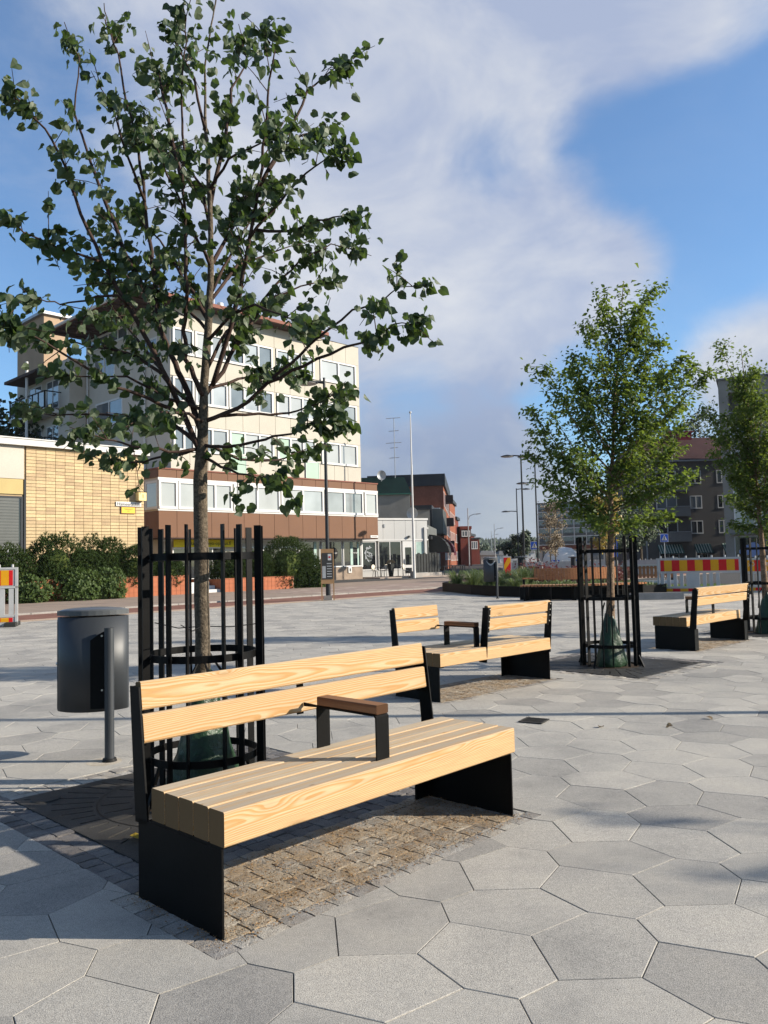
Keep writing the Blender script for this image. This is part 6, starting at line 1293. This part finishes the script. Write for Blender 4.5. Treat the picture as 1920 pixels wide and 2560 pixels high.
# ---------------------------------------------------------------- background trees
def simple_tree(name, label, loc, h, r_, mat, n, seed, zc=.6, leaf=.25, trunk=.12, shape=1.0, group='background trees', bark='bark'):
    rr = random.Random(seed); t = thing(name, label, 'tree', loc, 0, group); MB().tube([(0, 0, 0), (0, 0, h * .5), (.05, 0, h * .92)], [trunk, trunk * .7, trunk * .15], 8).build('trunk', M[bark], t); b = MB(); tips = []
    br = MB()
    for k in range(26):
        z = h * rr.uniform(zc * .45, .95); a = rr.uniform(0, 6.28); w_ = r_ * max(.12, (1 - abs((z / h - zc) / (1 - zc * .45)) ** 1.6)) * rr.uniform(.6, 1.1); e_ = Vector((w_ * cos(a), w_ * sin(a), z + w_ * .5 * shape)); s_ = Vector((0, 0, z)); br.tube([s_, s_.lerp(e_, .5), e_], [trunk * .25, trunk * .15, trunk * .05], 4, caps=False); tips.append((s_, e_))
    br.build('branches', M[bark], t)
    for k in range(n):
        s_, e_ = rr.choice(tips); p = s_.lerp(e_, rr.uniform(.35, 1.05)) + Vector((rr.gauss(0, 1), rr.gauss(0, 1), rr.gauss(0, 1))) * r_ * .13
        d = Vector((rr.gauss(0, 1), rr.gauss(0, 1), rr.gauss(0, 1))).normalized() * leaf; q = d.orthogonal().normalized() * leaf * .5; i0 = len(b.v); b.v += [tuple(p - d * .5), tuple(p + q), tuple(p + d * .5), tuple(p - q)]; b.f.append((i0, i0 + 1, i0 + 2, i0 + 3)); b.t.append(0)
    b.build('crown', M[mat], t, recalc=False)['kind'] = 'stuff'
simple_tree('background_tree', 'dark tree behind the yellow brick building at the left edge', (-27.8, 60, 0), 14.5, 4.2, 'spruce', 3800, 1, .5, .35, .2); simple_tree('background_tree', 'lower dark tree just left of the cream block', (-25.6, 63, 0), 12, 2.6, 'spruce', 2500, 2, .55, .35, .18)
simple_tree('background_tree', 'tree top rising behind the red tiled roof', (42, 112, 0), 20.5, 4.2, 'spruce', 2600, 3, .75, .45, .25)
simple_tree('background_tree', 'thin brownish young tree in front of the balcony block', (11.2, 53, 0), 5.0, .85, 'dull', 1500, 4, .6, .11, .05); simple_tree('background_tree', 'second thin bare young tree beside the lamp post', (12.3, 60, 0), 5.2, .9, 'dull', 900, 5, .6, .11, .05)
simple_tree('background_tree', 'yellow autumn tree behind the middle tree guard', (12.6, 46, 0), 5.2, 1.0, 'autumn', 2600, 6, .7, .15, .06); simple_tree('background_tree', 'dark tree behind the middle tree trunk', (20.5, 72, 0), 6.6, 1.8, 'spruce', 2600, 7, .5, .22, .12)
simple_tree('background_tree', 'dense dark tree right of the middle tree trunk', (23.5, 74, 0), 6.8, 1.9, 'spruce', 3000, 8, .5, .22, .12); simple_tree('background_tree', 'round green tree behind the left crossing sign', (20.3, 120, 0), 4.7, 1.8, 'spruce', 2200, 9, .5, .35, .15); simple_tree('background_tree', 'dark street tree left of the far white house', (23.2, 150, 0), 3.7, 1.7, 'spruce', 2000, 10, .5, .4, .15)
simple_tree('background_tree', 'green tree low in the street below the hill', (30, 200, 0), 4.4, 2.6, 'spruce', 2200, 11, .5, .5, .2); simple_tree('background_tree', 'green tree beside the pale house at the street end', (28.5, 240, 0), 4.6, 3, 'spruce', 2200, 12, .5, .5, .2)
make_tree('street_tree', 'tree beyond the right picture edge that shades the lower right paving', (11.7, 2.55), TREE2, .05, 'pear', M['pear'], M['bark3'], 7000, .066, 0, 1.6, 15, .23, rz=R(40), bare=.12, droopy=.25, tmax=.012)
for k, (x_, y_, z_, c, lb) in enumerate(((-1.30, 4.10, .008, 'autumn', 'curled yellow leaf lying on the near tree grate'), (1.68, 6.45, .004, 'dull', 'small brown leaf on the paving right of the drain cover'), (2.22, 6.42, .004, 'dull', 'small brown leaf between two others on the open paving'), (2.62, 6.72, .004, 'dull', 'rightmost small brown leaf on the open paving'))):
    v, fs = leaf_geo('lime', random.Random(k)); o = obj('fallen_leaf', mesh('fallen_leaf', [(a * .05, q * .05, .012 + z * .05) for a, q, z in v], fs, M[c], recalc=False), None, (x_, y_, z_), k * 1.7); tag(o, lb, 'leaf', 'fallen leaves')
# ---------------------------------------------------------------- air
b = MB(); b.box(-820, 1370, -80, 1320, -1.1, 46); hz = b.build('haze', None); hz['kind'] = 'stuff'; hz['label'] = 'pale haze in the air over the whole square'; hz['category'] = 'haze'
hm = bpy.data.materials.new('haze'); hm.use_nodes = True; nt_ = hm.node_tree; nt_.nodes.clear(); ho = nt_.nodes.new('ShaderNodeOutputMaterial'); pv_ = nt_.nodes.new('ShaderNodeVolumePrincipled')
pv_.inputs['Color'].default_value = (.86, .92, 1, 1); pv_.inputs['Density'].default_value = HAZE; pv_.inputs['Anisotropy'].default_value = .25; nt_.links.new(pv_.outputs[0], ho.inputs['Volume']); hz.data.materials.append(hm)
